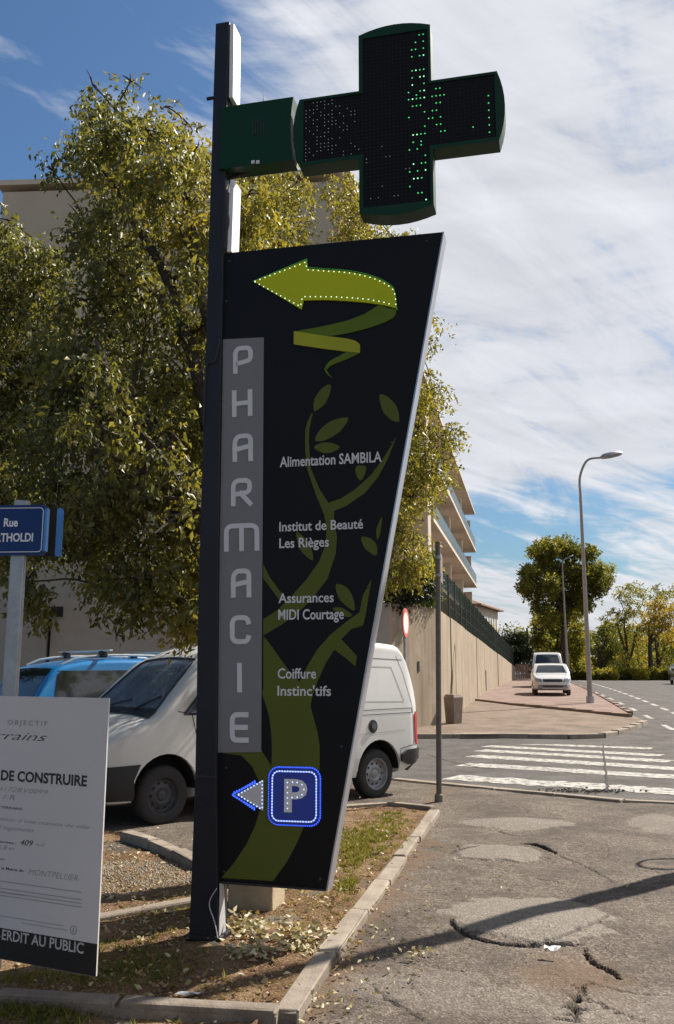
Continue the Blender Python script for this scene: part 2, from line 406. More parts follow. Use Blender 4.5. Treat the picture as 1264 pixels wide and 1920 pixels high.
def wear_paint():
    nt = M_paint.node_tree; N = nt.nodes; L = nt.links; b = N['Principled BSDF']; out = N['Material Output']
    tc = N.new('ShaderNodeTexCoord'); a = N.new('ShaderNodeTexNoise'); L.new(tc.outputs['Object'], a.inputs[0]); a.inputs['Scale'].default_value = 7; a.inputs['Detail'].default_value = 9; a.inputs['Roughness'].default_value = .75
    mr = N.new('ShaderNodeMapRange'); L.new(a.outputs[0], mr.inputs[0]); mr.inputs[1].default_value = .47; mr.inputs[2].default_value = .62; mr.inputs[3].default_value = .05; mr.inputs[4].default_value = .85
    t = N.new('ShaderNodeBsdfTransparent'); mx = N.new('ShaderNodeMixShader'); L.new(mr.outputs[0], mx.inputs[0]); L.new(b.outputs[0], mx.inputs[1]); L.new(t.outputs[0], mx.inputs[2]); L.new(mx.outputs[0], out.inputs[0])
wear_paint()
weather(M_kerb, .45); weather(M_kerb2, .5)
# ================================================================== GROUND
def sheet(name, poly, dz, m, res=None, parent=None):
    """flat-ish sheet following the terrain; poly in world xy"""
    ys = [p[1] for p in poly]
    vs2, tris = fill2d(densify(poly, 2.5), (), res)
    mb = MB(); mb.add([(x, y, terr(y)+dz) for x, y in vs2], tris)
    o = mb.build(name, m, parent, rec=False); fixup(o.data); return o
def fixup(me):
    bm = bmesh.new(); bm.from_mesh(me)
    for f in bm.faces:
        f.normal_update()
        if f.normal.z < 0: f.normal_flip()
    bm.to_mesh(me); bm.free()
def densify(poly, step):
    out = []; n = len(poly)
    for i in range(n):
        a, b = Vector(poly[i][:2]), Vector(poly[(i+1) % n][:2]); k = max(1, int((b-a).length/step))
        k = min(k, 60)
        for j in range(k): out.append(tuple(a.lerp(b, j/k)))
    return out
# base ground to the horizon
def base_ground():
    xs = [-1800, -600, -200, -80, -40, -20, -10, 0, 10, 20, 40, 80, 200, 600, 1800]
    ys = [-1200, -300, -60, -15, 0, 10, 18, 21] + [22+i*2.5 for i in range(40)] + [130, 180, 260, 500, 1000, 2500]
    vs = [(x, y, terr(y)-.03) for y in ys for x in xs]; n = len(xs)
    fs = [(j*n+i, j*n+i+1, (j+1)*n+i+1, (j+1)*n+i) for j in range(len(ys)-1) for i in range(n-1)]
    mb = MB(); mb.add(vs, fs); return struct(mb.build('ground', M_far, rec=False))
base_ground()

# key ground points, read off the photograph
g = lambda x, y, dz=0: tuple(G(x, y, dz)[:2])
KN = [g(739, 1464), g(960, 1486), g(1183, 1507), g(1264, 1510)]                        # near edge of the side street
kd = (Vector(KN[0])-Vector(KN[1])).normalized(); KN0 = tuple(Vector(KN[0])+kd*16)
kd2 = (Vector(KN[3])-Vector(KN[2])).normalized(); KN9 = tuple(Vector(KN[3])+kd2*30)
NEAR = [KN0]+KN+[KN9]
KF = [g(776, 1385), g(946, 1383.5), g(1060, 1386), g(1129, 1384), g(1183, 1370), g(1208, 1357)]   # far kerb
kf0 = (Vector(KF[0])-Vector(KF[1])).normalized(); KF0 = tuple(Vector(KF[0])+kf0*16)
E1 = g(1183, 1346); E2 = g(1069, 1281, .1)
WC = (2.92, 26.2); WL = (1.35, 23.8)                                                    # corners of the retaining wall
WE = tuple(AT(967, 1270, 80)[:2])
edir = (Vector((E2[0], E2[1]))-Vector(E1)).normalized()
EE = tuple(Vector(E1)+edir*140)

# road: one big sheet beyond the near kerb
road_poly = [KN0]+KN+[KN9, (60, -4), (130, 40), (130, 190), (25, 190), (-14, 150), (-14, 30), (-20, 22)]
def road_sheet():
    poly = densify(road_poly, 4); vs2, tris = fill2d(poly, (), 3.0)
    mb = MB(); mb.add([(x, y, terr(y)) for x, y in vs2], tris); o = mb.build('road', M_road, rec=False); fixup(o.data); return struct(o)
road = road_sheet()

# near forecourt with heaved asphalt, cracks and patches
def forecourt():
    x0, x1, y0, y1, st = -6.0, 6.2, 2.6, 14.6, .025
    gx = np.concatenate([np.arange(x0, -.6, .06), np.arange(-.6, 4.0, .0125), np.arange(4.0, x1, .04)])
    gy = np.concatenate([np.arange(y0, 4.4, .05), np.arange(4.4, 9.2, .0125), np.arange(9.2, y1, .03)])
    nx, ny = len(gx), len(gy); X, Y = np.meshgrid(gx, gy)
    # near side of the side-street kerb only
    kx = np.array([p[0] for p in NEAR]); ky = np.array([p[1] for p in NEAR]); lim = np.interp(X, kx, ky)
    Z = np.full_like(X, .02)
    def vn(fx, fy, seed):                                  # smooth value noise
        r = np.random.default_rng(seed); T = r.random((64, 64)); u = X*fx+31.7; v = Y*fy+17.3
        iu = np.floor(u).astype(int); iv = np.floor(v).astype(int); fu = u-iu; fv = v-iv; fu = fu*fu*(3-2*fu); fv = fv*fv*(3-2*fv)
        a = T[iu % 64, iv % 64]; b = T[(iu+1) % 64, iv % 64]; c = T[iu % 64, (iv+1) % 64]; d = T[(iu+1) % 64, (iv+1) % 64]
        return (a*(1-fu)+b*fu)*(1-fv)+(c*(1-fu)+d*fu)*fv
    n1 = vn(1.3, 1.3, 1); n2 = vn(5, 5, 2); n3 = vn(17, 17, 3); n4 = vn(38, 38, 4)
    Z += (n1-.5)*.03+(n2-.5)*.010+(n3-.5)*.004+(n4-.5)*.003
    W = np.zeros(X.shape+(4,)); W[..., 3] = 1
    def ell(cx, cy, rx, ry, rot=0):
        c, s_ = cos(rot), sin(rot); u = (X-cx)*c+(Y-cy)*s_; v = -(X-cx)*s_+(Y-cy)*c
        return np.sqrt((u/rx)**2+(v/ry)**2)+(n2-.5)*.36+(n3-.5)*.24+(n4-.5)*.08
    def bulge(pa, pb, pt, pbm, h, light=.8, lip=True):
        A, B = g(pa[0], pa[1]), g(pb[0], pb[1]); top = g(*pt); bot = g(*pbm)
        cx = (A[0]+B[0])/2; cy = (top[1]+bot[1])/2; rx = abs(B[0]-A[0])/2; ry = (top[1]-bot[1])/2
        r = ell(cx, cy, rx, ry, atan2(B[1]-A[1], B[0]-A[0])*.5)
        dome = np.clip(1-r, 0, 1)
        sharp = np.clip((1.0-r)/.05, 0, 1)
        nearside = np.clip((cy-Y)/ry+.25, 0, 1) if lip else 0
        Z[...] += h*(dome**.8*.9+sharp*.5*nearside*lip)
        W[..., 0] = np.maximum(W[..., 0], light*np.clip((1.02-r)/.08, 0, 1)*(.75+.25*n3))
        return r
    bulge((848, 1735), (1140, 1720), (985, 1684), (985, 1776), .026, .85)
    bulge((868, 1545), (1085, 1548), (970, 1537), (970, 1557), .012, .75, False)
    bulge((850, 1608), (1012, 1600), (935, 1588), (935, 1622), .03, .7)
    bulge((1180, 1545), (1330, 1560), (1250, 1530), (1250, 1566), .01, .6, False)
    for k, (px, py, rr) in enumerate(((760, 1850, .5), (900, 1880, .45), (1180, 1900, .6))):
        c = g(px, py); r = ell(c[0], c[1], rr*1.1, rr*.6); W[..., 0] = np.maximum(W[..., 0], .38*np.clip((1-r)/.35, 0, 1))
    def crack(pts, wd, depth, dark=1.0, jit=.012):
        P = crom([g(*p) for p in pts], 10); P = [(p[0]+random.uniform(-jit, jit), p[1]+random.uniform(-jit, jit)) for p in P]
        D = np.full_like(X, 9.0); xm0 = min(p[0] for p in P)-.2; xm1 = max(p[0] for p in P)+.2; ym0 = min(p[1] for p in P)-.2; ym1 = max(p[1] for p in P)+.2
        i0, i1 = np.searchsorted(gx, [xm0, xm1]); j0, j1 = np.searchsorted(gy, [ym0, ym1])
        if i1 <= i0 or j1 <= j0: return
        xs = X[j0:j1, i0:i1]; ys = Y[j0:j1, i0:i1]; d = np.full_like(xs, 9.0); m = len(P)-1
        for q in range(m):
            a = np.array(P[q]); b = np.array(P[q+1]); ab = b-a; t = np.clip(((xs-a[0])*ab[0]+(ys-a[1])*ab[1])/(ab@ab+1e-9), 0, 1)
            taper = .30+.70*sin(pi*min(1, max(0, (q+.5)/m)))
            d = np.minimum(d, np.hypot(xs-a[0]-ab[0]*t, ys-a[1]-ab[1]*t)/taper)
        k = np.clip((wd-d)/(wd*.3)+(n4[j0:j1, i0:i1]-.5)*.9, 0, 1)*(d < wd*1.4)
        Z[j0:j1, i0:i1] -= k*depth; W[j0:j1, i0:i1, 1] = np.maximum(W[j0:j1, i0:i1, 1], k*dark)
    crack([(846, 1728), (856, 1745), (890, 1762), (930, 1772), (990, 1777), (1040, 1778), (1085, 1780)], .030, .06)
    crack([(1000, 1775), (1050, 1768), (1120, 1740), (1140, 1722)], .022, .02, .55)
    crack([(1093, 1786), (1110, 1810), (1140, 1826), (1165, 1842)], .020, .05)
    crack([(978, 1588), (1005, 1589), (1040, 1603)], .045, .05)
    crack([(842, 1608), (870, 1598), (895, 1594)], .035, .03, .8)
    crack([(690, 1840), (720, 1872), (760, 1895), (800, 1925)], .007, .012, .9)
    crack([(715, 1875), (735, 1880), (752, 1888)], .006, .01, .8)
    crack([(1050, 1900), (1085, 1885), (1110, 1850)], .010, .02, .8, .03)
    crack([(1060, 1875), (1130, 1895), (1200, 1925)], .009, .02, .7, .03)
    crack([(760, 1830), (770, 1850), (790, 1870)], .005, .01, .7)
    crack([(1040, 1603), (1090, 1625), (1150, 1660)], .015, .01, .4)
    crack([(1085, 1860), (1075, 1890), (1060, 1925)], .016, .03, .9, .05)
    crack([(1100, 1850), (1180, 1870), (1264, 1875)], .012, .01, .4)
    crack([(935, 1560), (960, 1568), (990, 1570)], .02, .02, .6)
    crack([(1000, 1650), (1030, 1655), (1060, 1662)], .012, .01, .4)
    for q in range(14):
        a = (random.uniform(640, 1250), random.uniform(1530, 1900)); b = (a[0]+random.uniform(-90, 90), a[1]+random.uniform(5, 30)); c = (b[0]+random.uniform(-60, 60), b[1]+random.uniform(5, 30))
        crack([a, b, c], random.uniform(.004, .008), .006, random.uniform(.2, .5))
    # soil washed along the bed kerb
    a = np.array(g(545, 1900)); b = np.array(g(815, 1513)); ab = (b-a)/np.linalg.norm(b-a)
    side = (X-a[0])*ab[1]-(Y-a[1])*ab[0]; along = (X-a[0])*ab[0]+(Y-a[1])*ab[1]
    W[..., 2] = np.clip((.42-.05*along+.35*(n2-.5)+.5*(n1-.5)-side)/.22, 0, 1)*(side > -.2)*(.4+.6*n3)*.9
    s2 = g(1080, 1840); r = ell(s2[0], s2[1], .35, .5); W[..., 2] = np.maximum(W[..., 2], .6*np.clip((1-r)/.6, 0, 1))
    keep = Y <= lim-.06
    Yc = np.minimum(Y, lim-.07)
    co = np.stack([X, Yc, Z], -1).reshape(-1, 3)
    i, j = np.meshgrid(np.arange(nx-1), np.arange(ny-1)); k = (j*nx+i)
    ok = (keep[:-1, :-1]).ravel(); q = np.stack([k, k+1, k+1+nx, k+nx], -1).reshape(-1, 4)[ok]
    me = bpy.data.meshes.new('forecourt'); me.vertices.add(len(co)); me.vertices.foreach_set('co', co.ravel())
    me.loops.add(q.size); me.loops.foreach_set('vertex_index', q.ravel().astype(np.int32))
    me.polygons.add(len(q)); me.polygons.foreach_set('loop_start', np.arange(0, q.size, 4, dtype=np.int32)); me.polygons.foreach_set('use_smooth', np.ones(len(q), bool))
    me.update(); at = me.color_attributes.new('wear', 'FLOAT_COLOR', 'POINT'); at.data.foreach_set('color', W.reshape(-1).astype(np.float32))
    struct(link(me, 'forecourt', None, M_asph))
forecourt()
# the rest of the forecourt, coarser
sheet_poly = [(-40, -10), (-40, 24), KN0]+[(p[0], p[1]-.07) for p in KN]+[(KN9[0], KN9[1]), (50, -10)]
o = sheet('forecourt_apron', [(-40, -12), (-40, 23), (KN0[0], KN0[1]-.07)]+[(p[0], p[1]-.07) for p in KN]+[(KN9[0], KN9[1]-.07), (50, -12)], -.012, M_asph); struct(o)

def kerb(name, pts, wd, h, L, m, lower=.12, joint=.012, jit=.006, dz=0.0):
    """kerb built of single stones along a line; the stones are children of the bedding strip"""
    P = [Vector(p) for p in pts]; seg = []
    acc = [0]
    for i in range(len(P)-1): acc.append(acc[-1]+(P[i+1]-P[i]).length)
    def pt(s_):
        s_ = min(max(s_, 0), acc[-1])
        for i in range(len(P)-1):
            if s_ <= acc[i+1]+1e-9: return P[i].lerp(P[i+1], (s_-acc[i])/max(1e-6, acc[i+1]-acc[i]))
        return P[-1]
    bed = MB()
    k = max(2, int(acc[-1]/1.0))
    for i in range(k):
        a, b = pt(acc[-1]*i/k), pt(acc[-1]*(i+1)/k); d = (b-a); c = (a+b)/2; z = terr(c.y)+dz
        bed.box((c.x, c.y, z+(h-.02-lower)/2), (d.length, wd*.9, h-.02+lower), atan2(d.y, d.x))
    root = struct(bed.build(name, M_kerb2))
    n = max(1, round(acc[-1]/L)); l = acc[-1]/n
    for i in range(n):
        a, b = pt(l*i), pt(l*(i+1)); d = b-a; c = (a+b)/2; z = terr(c.y)+dz
        R = Matrix.Rotation(atan2(d.y, d.x)+random.uniform(-jit, jit), 3, 'Z') @ Matrix.Rotation(random.uniform(-jit, jit), 3, 'X')
        mb = MB(); mb.bbox((c.x+random.uniform(-jit, jit), c.y+random.uniform(-jit, jit), z+(h-lower)/2+random.uniform(-jit, jit)), (d.length-joint, wd, h+lower), .014, R); mb.v = [(v[0]+random.uniform(-.005, .005), v[1]+random.uniform(-.005, .005), v[2]+random.uniform(-.005, .004)) for v in mb.v]
        mb.build('kerb_stone', m, root, smooth=False)
    return root

kerb('street_kerb', NEAR[1:-1]+[tuple(Vector(KN[3])+kd2*4)], .16, .045, .9, M_kerb)
# far pavements: lower worn ramp and pink upper pavement
KFline = [KF0]+KF
inner = [g(1183, 1351), g(1124, 1344), g(956, 1326.5), g(882, 1317)]
def raised(name, poly, dz, m):
    mb = MB(); poly = densify(poly, 3); vs2, tris = fill2d(poly, (), 2.0); mb.add([(x, y, terr(y)+dz) for x, y in vs2], tris)
    n = len(poly); mb.add([(x, y, terr(y)+dz) for x, y in poly]+[(x, y, terr(y)-.05) for x, y in poly], [(i, (i+1) % n, n+(i+1) % n, n+i) for i in range(n)])
    return struct(mb.build(name, m))
Mout = tuple(Vector(E1)+Vector((.25, -.3)))
raised('pavement', [KF0]+KF+[E1]+inner+[(WC[0]+.2, WC[1]+3), (WC[0], WC[1]+.1), (WL[0], WL[1]+.1), (-12, 24.5), (-20, 24.5)], .10, M_pave)
pw = Vector(WE)-Vector(WC)
raised('pink_pavement', [inner[0]]+[EE, tuple(Vector(WC)+pw*2.1)]+[(WC[0]+.1, WC[1]+2)]+inner[:0:-1], .17, M_pink)
kerb('corner_kerb', [KF[0]]+KF[1:], .20, .115, 1.0, M_kerb)
kerb('pink_kerb', [inner[2], inner[1], inner[0]], .14, .185, 1.0, mat('reddish_kerb', (.22, .15, .12), .9, nscale=8))
kerb('roadside_kerb', [E1, tuple(Vector(E1)+edir*42)], .16, .19, 1.5, mat('reddish_kerb', (.33, .21, .16)))

# zebra crossing
def stripe(a, b, wd, name='crossing_stripe', rag=.0, m=M_paint, extend=0):
    a, b = Vector(a), Vector(b); d = (b-a).normalized(); n = Vector((-d.y, d.x)); L_ = (b-a).length+extend
    k = max(2, int(L_/.12)) if rag else 2; mb = MB(); up = []; dn = []
    for i in range(k+1):
        p = a+d*L_*i/k; r1 = random.uniform(-rag, rag); r2 = random.uniform(-rag, rag)
        up.append(p+n*(wd/2+r1)); dn.append(p-n*(wd/2+r2))
    vs = [(p.x, p.y, terr(p.y)+.006) for p in up+dn]; fs = [(i, i+1, k+2+i, k+1+i) for i in range(k)]
    mb.add(vs, fs); o = mb.build(name, m, road, rec=False); fixup(o.data); return o
for (a, b, wd, rg) in (((846, 1457.5), (1264, 1485), .70, .10), ((868, 1433.5), (1264, 1457), .62, .04), ((885, 1417.5), (1264, 1441.5), .60, .035),
                   ((900, 1407), (1258, 1428), .56, .03), ((912, 1399), (1240, 1417), .54, .03), ((924, 1392), (1222, 1404), .48, .03)):
    A, B = g(*a), g(*b); stripe(A, B, wd, rag=rg, extend=1.2 if b[0] == 1264 else 0)
def dashes(A, B, n, on, wd):
    A, B = Vector(A), Vector(B); D = B-A
    for i in range(n): stripe(A+D*(i/n), A+D*((i+on)/n), wd, 'lane_dash')
dashes(g(1262, 1369), tuple(Vector(g(1262, 1369)).lerp(Vector(g(1133, 1305)), 2.6)), 13, .42, .16)
dashes(g(1275, 1342), tuple(Vector(g(1275, 1342)).lerp(Vector(g(1152, 1294)), 2.6)), 22, .6, .18)
stripe(g(1128, 1314), g(1086, 1284), .13, 'edge_line')
# street repairs: tar lines across the crossing
def tarline(pts, wd, name='tar_joint', m=M_kerb2):
    P = crom([g(*p) for p in pts], 6); mb = MB(); fr = lambda x, y, z=0: Vector((x, y, terr(y)+.010+z))
    seglines(mb, [[(p[0]+random.uniform(-.02, .02), p[1]+random.uniform(-.02, .02)) for p in P]], fr, wd, 0); o = mb.build(name, m, road, rec=False); fixup(o.data)
M_crackm = mat('crack_dirt', (.035, .03, .026), .95)
tarline([(1131, 1388), (1134, 1430), (1138, 1465), (1140, 1482)], .035, 'road_crack', M_crackm)
tarline([(800, 1415), (900, 1440), (1000, 1440), (1100, 1455)], .02, 'road_crack', M_crackm)
# manhole covers in the pavement and broken edge of the crossing
mb = MB(); c = G(903, 1377, .1); d = (Vector(KF[1])-Vector(KF[0])).normalized()
mb.bbox((c.x, c.y+.15, c.z+.008), (1.0, .45, .02), .006, Matrix.Rotation(atan2(d.y, d.x), 3, 'Z')); tag(mb.build('manhole_cover', M_kerb), 'pale rectangular manhole cover set in the pavement behind the kerb', 'manhole cover')
mb = MB()
for i in range(160):
    c = G(random.gauss(1095, 45), 1484.5+random.gauss(0, 1.6)); s_ = random.uniform(.01, .035)
    mb.box((c.x, c.y, .012+s_*.25), (s_, s_*random.uniform(.6, 1), s_*.6), random.uniform(0, 3), None)
stuff(tag(mb.build('asphalt_rubble', mat('rubble', (.12, .10, .085), .95, col2=(.05, .04, .035), nscale=20)), 'crumbled dark asphalt bits at the near edge of the zebra crossing', 'rubble'))

# ------------------------------------------------------------------ planted bed round the totem
g9 = lambda x, y: tuple(G(x, y, .07)[:2])
bed_r = [g9(540, 1888), g9(600, 1795), g9(680, 1690), g9(760, 1585), g9(815, 1514)]
bed_out = [(-.36, 3.0), (-.36, 4.55)] + bed_r + [g9(787, 1506), g9(696, 1501), g9(643, 1509), g9(540, 1528), g9(440, 1560), g9(363, 1606), g9(318, 1582), g9(233, 1556), (-6.0, 10.6), (-6.0, 3.0)]
def bed():
    st = .05; xs = np.arange(-6, 1.7, st); ys = np.arange(3.0, 12.4, st); X, Y = np.meshgrid(xs, ys)
    r = np.random.default_rng(5); T = r.random((64, 64))
    def vn(f):
        u = X*f+31; v = Y*f+17; iu = np.floor(u).astype(int); iv = np.floor(v).astype(int); fu = u-iu; fv = v-iv; fu = fu*fu*(3-2*fu); fv = fv*fv*(3-2*fv)
        a = T[iu % 64, iv % 64]; b = T[(iu+1) % 64, iv % 64]; c = T[iu % 64, (iv+1) % 64]; d = T[(iu+1) % 64, (iv+1) % 64]; return (a*(1-fu)+b*fu)*(1-fv)+(c*(1-fu)+d*fu)*fv
    Z = .042+(vn(1.1)-.5)*.05+(vn(4)-.5)*.025+(vn(13)-.5)*.015
    pts = [Vector((x, y)) for x, y in bed_out]; inside = {}
    vs = []; idx = {}; fs = []
    poly = densify(bed_out, .3)
    V2 = [Vector(p) for p in poly]; n = len(V2); E = [(i, (i+1) % n) for i in range(n)]; base = n
    for j in range(0, len(ys)):
        for i in range(0, len(xs)):
            if pip(xs[i], ys[j], bed_out): V2.append(Vector((xs[i], ys[j]))); idx[len(V2)-1] = Z[j, i]
    res = delaunay_2d_cdt(V2, E, [], 0, 1e-6); ov, of = res[0], res[2]
    src = res[3]
    mb = MB()
    zz = []
    for k in range(len(ov)):
        s_ = src[k][0] if src[k] else 0
        zz.append(idx.get(s_, .05))
    mb.v = [(v.x, v.y, z) for v, z in zip(ov, zz)]
    mb.f = [tuple(f) for f in of if pip(sum(ov[i].x for i in f)/3, sum(ov[i].y for i in f)/3, bed_out)]
    o = mb.build('flower_bed_soil', M_bed, rec=False); fixup(o.data); struct(o); o.data.polygons.foreach_set('use_smooth', [True]*len(o.data.polygons))
    return BVHTree.FromPolygons([v for v in mb.v], mb.f)
def bedmat():
    m = bpy.data.materials.new('bed_soil'); m.use_nodes = True; nt = m.node_tree; N = nt.nodes; L = nt.links; b = N['Principled BSDF']; b.inputs['Roughness'].default_value = .98; b.inputs['Specular IOR Level'].default_value = .1
    tc = N.new('ShaderNodeTexCoord')
    def nz(s_, d=6, r=.65):
        n = N.new('ShaderNodeTexNoise'); L.new(tc.outputs['Object'], n.inputs[0]); n.inputs['Scale'].default_value = s_; n.inputs['Detail'].default_value = d; n.inputs['Roughness'].default_value = r; return n
    r1 = N.new('ShaderNodeValToRGB'); L.new(nz(2.2).outputs[0], r1.inputs[0]); e = r1.color_ramp.elements
    e[0].position = .35; e[0].color = (.085, .045, .024, 1); e[1].position = .68; e[1].color = (.27, .185, .105, 1); x = e.new(.5); x.color = (.17, .098, .052, 1)
    vo = N.new('ShaderNodeTexVoronoi'); L.new(tc.outputs['Object'], vo.inputs[0]); vo.inputs['Scale'].default_value = 120
    sp = N.new('ShaderNodeSeparateColor'); L.new(vo.outputs['Color'], sp.inputs[0]); mr = N.new('ShaderNodeMapRange'); L.new(sp.outputs[0], mr.inputs[0]); mr.inputs[1].default_value = .72; mr.inputs[2].default_value = 1
    mx = N.new('ShaderNodeMix'); mx.data_type = 'RGBA'; L.new(mr.outputs[0], mx.inputs[0]); L.new(r1.outputs[0], mx.inputs[6]); mx.inputs[7].default_value = (.34, .265, .17, 1)
    L.new(mx.outputs[2], b.inputs['Base Color'])
    bp = N.new('ShaderNodeBump'); L.new(nz(45).outputs[0], bp.inputs['Height']); bp.inputs['Strength'].default_value = 1; bp.inputs['Distance'].default_value = .03; L.new(bp.outputs[0], b.inputs['Normal'])
    return m
M_bed = bedmat()
BEDT = bed()
def bedz(x, y):
    h = BEDT.ray_cast(Vector((x, y, 1)), Vector((0, 0, -1))); return h[0].z if h[0] else .03
kerb('bed_kerb', [g9(536, 1893), g9(604, 1795), g9(684, 1690), g9(762, 1588), g9(815, 1517)], .12, .075, .88, M_kerb, jit=.008)
kerb('bed_kerb_front', [g9(-60, 1862), g9(180, 1875), g9(376, 1888), g9(522, 1893)], .11, .075, 1.0, M_kerb2, jit=.012)
kerb('bed_kerb_back', [g9(812, 1513), g9(787, 1507), g9(696, 1503), g9(643, 1510)], .10, .075, .6, M_kerb)
kerb('bed_kerb_left', [g9(236, 1566), g9(280, 1577), g9(320, 1592), g9(375, 1622)], .13, .11, .55, M_kerb, jit=.02)
kerb('bed_kerb_inner', [g9(120, 1728), g9(183, 1718), g9(300, 1696), g9(372, 1683)], .10, .075, 1.0, M_kerb, jit=.01)
# gravel strip
gp = [g(120, 1640), g(200, 1622), g(330, 1618), g(372, 1628), g(374, 1668), g(250, 1692), g(120, 1716)]
mb = MB()
for i in range(4200):
    x = random.uniform(min(p[0] for p in gp), max(p[0] for p in gp)); y = random.uniform(min(p[1] for p in gp), max(p[1] for p in gp))
    if not pip(x, y, gp): continue
    s_ = random.uniform(.005, .016); z = bedz(x, y)+s_*.2
    a = random.uniform(0, 6); vs = [(x+s_*cos(a+k*pi/2)*random.uniform(.7, 1), y+s_*sin(a+k*pi/2)*random.uniform(.7, 1), z) for k in range(4)]+[(x, y, z+s_*.6)]
    mb.add(vs, [(0, 1, 4), (1, 2, 4), (2, 3, 4), (3, 0, 4)])
stuff(tag(mb.build('gravel', mat('gravel_stone', (.33, .28, .21), .95, col2=(.19, .15, .11), nscale=40)), 'pale gravel strewn over the bed between the low kerbs', 'gravel'))

# ================================================================== LEAVES AND TREES
def leaves_mesh(name, P, D, Lh, Wd, tint, m, parent=None, nrm=None, fold=.25):
    """P points, D unit directions (n,3), Lh length, Wd width arrays"""
    n = len(P); r = RNG.normal(size=(n, 3)); s_ = np.cross(D, r); s_ /= np.linalg.norm(s_, axis=1)[:, None]+1e-9
    nn = np.cross(D, s_)
    Lc = Lh[:, None]; Wc = Wd[:, None]
    v0 = P; v1 = P+D*Lc*.45+s_*Wc*.5+nn*Wc*fold; v2 = P+D*Lc-nn*Lc*.10; v3 = P+D*Lc*.45-s_*Wc*.5+nn*Wc*fold
    co = np.stack([v0, v1, v2, v3], 1).reshape(-1, 3)
    b = np.arange(n)*4; tri = np.stack([b, b+1, b+2, b, b+2, b+3], 1).reshape(-1)
    me = bpy.data.meshes.new(name); me.vertices.add(4*n); me.vertices.foreach_set('co', co.ravel().astype(np.float32))
    me.loops.add(len(tri)); me.loops.foreach_set('vertex_index', tri.astype(np.int32)); me.polygons.add(2*n)
    me.polygons.foreach_set('loop_start', np.arange(0, 6*n, 3, dtype=np.int32)); me.update()
    at = me.attributes.new('tint', 'FLOAT', 'POINT'); at.data.foreach_set('value', np.repeat(np.clip(tint, 0, 1), 4).astype(np.float32))
    return stuff(link(me, name, parent, m))
def clump_leaves(clumps, leaf, droop=.6, sprays=60, per=9, sprlen=.35, tvar=.28):
    """clumps: (centre, (rx,ry,rz), density, tint)"""
    Ps = []; Ds = []; Ts = []
    for (c, r, dens, t0) in clumps:
        k = max(3, int(sprays*dens))
        u = RNG.normal(size=(k, 3)); u /= np.linalg.norm(u, axis=1)[:, None]
        rad = RNG.random(k)**.42*(1+.12*RNG.normal(size=k)); c0 = np.array(c)+u*rad[:, None]*np.array(r)
        sd_ = u*.55+RNG.normal(size=(k, 3))*.45+np.array([0, 0, -droop]); sd_ /= np.linalg.norm(sd_, axis=1)[:, None]
        ts = t0+RNG.normal(size=k)*tvar*.5
        for q in range(per):
            f = (q+RNG.random(k))/per*sprlen
            P = c0+sd_*f[:, None]+RNG.normal(size=(k, 3))*leaf*.35; D = sd_*.4+RNG.normal(size=(k, 3))*.6+np.array([0, 0, -droop*.7]); D /= np.linalg.norm(D, axis=1)[:, None]
            Ps.append(P); Ds.append(D); Ts.append(ts+RNG.normal(size=k)*tvar*.5)
    P = np.concatenate(Ps); D = np.concatenate(Ds); T = np.concatenate(Ts); n = len(P)
    sz = RNG.uniform(.5, 1.35, n); return P, D, leaf*sz, leaf*sz*RNG.uniform(.38, .60, n), T
def limb(mb, a, b, r0, r1, wob=.12, k=7, n=8):
    a, b = Vector(a), Vector(b); L_ = (b-a).length; pts = []; rs = []
    off = Vector((0, 0, 0))
    for i in range(k+1):
        t = i/k; off += Vector([random.uniform(-1, 1)*wob*L_/k for _ in range(3)]); e = sin(pi*t)
        pts.append(a.lerp(b, t)+off*min(1, e+.2)+Vector((0, 0, e*L_*.07))); rs.append(r0+(r1-r0)*t)
    pts[-1] = b; mb.tube(pts, rs, n); return pts
def tree(name, label, base, forks, clumps, leaf, lmat, trunk_r, droop=.6, sprays=60, per=9, sprlen=.35, group=None, cat='tree', tvar=.28, twigs=3):
    t = thing(name, label, cat, base, group=group)
    mb = MB(); B = Vector(base); top = Vector(forks[0]); limb(mb, B-Vector((0, 0, .1)), top, trunk_r, trunk_r*.72, .05, 6, 12)
    mb.build('trunk', M_bark, t, smooth=True)
    mb = MB(); nodes = [Vector(f) for f in forks]
    for f in nodes[1:]: limb(mb, top, f, trunk_r*.55, trunk_r*.28, .10)
    nodes = [(n_, trunk_r*.26) for n_ in nodes]
    for (c, r, dn, tt) in sorted(clumps, key=lambda k: min((Vector(k[0])-n_[0]).length for n_ in nodes)):
        c = Vector(c); f = min(nodes[1:], key=lambda q: (q[0]-c).length-(.25 if q[0].z < c.z else 0)); r0 = max(.012, f[1]*.75); limb(mb, f[0], c, r0, r0*.6, .12); nodes.append((c, r0*.6))
        for q in range(twigs):
            e = c+Vector([random.uniform(-.85, .85)*r[i] for i in range(3)]); limb(mb, c, e, trunk_r*.09, trunk_r*.02, .12, 4, 5)
    mb.build('branches', M_bark, t, smooth=True)
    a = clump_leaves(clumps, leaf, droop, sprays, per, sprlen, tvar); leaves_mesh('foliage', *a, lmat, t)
    return t
LM_hack = leafmat('hackberry_leaf', [(.055, .065, .022), (.120, .126, .036), (.20, .19, .05), (.31, .26, .05)], .42, spec=.5)
LM_hack2 = leafmat('hackberry_leaf_sunny', [(.07, .075, .018), (.14, .14, .030), (.22, .20, .040), (.32, .27, .05)], .45, spec=.5)
LM_plane = leafmat('plane_leaf', [(.06, .07, .018), (.13, .14, .030), (.22, .21, .042), (.32, .27, .05)], .5, spec=.2)
LM_plane_y = leafmat('autumn_leaf', [(.10, .10, .02), (.19, .17, .028), (.30, .24, .035), (.38, .27, .04)], .4, spec=.2)
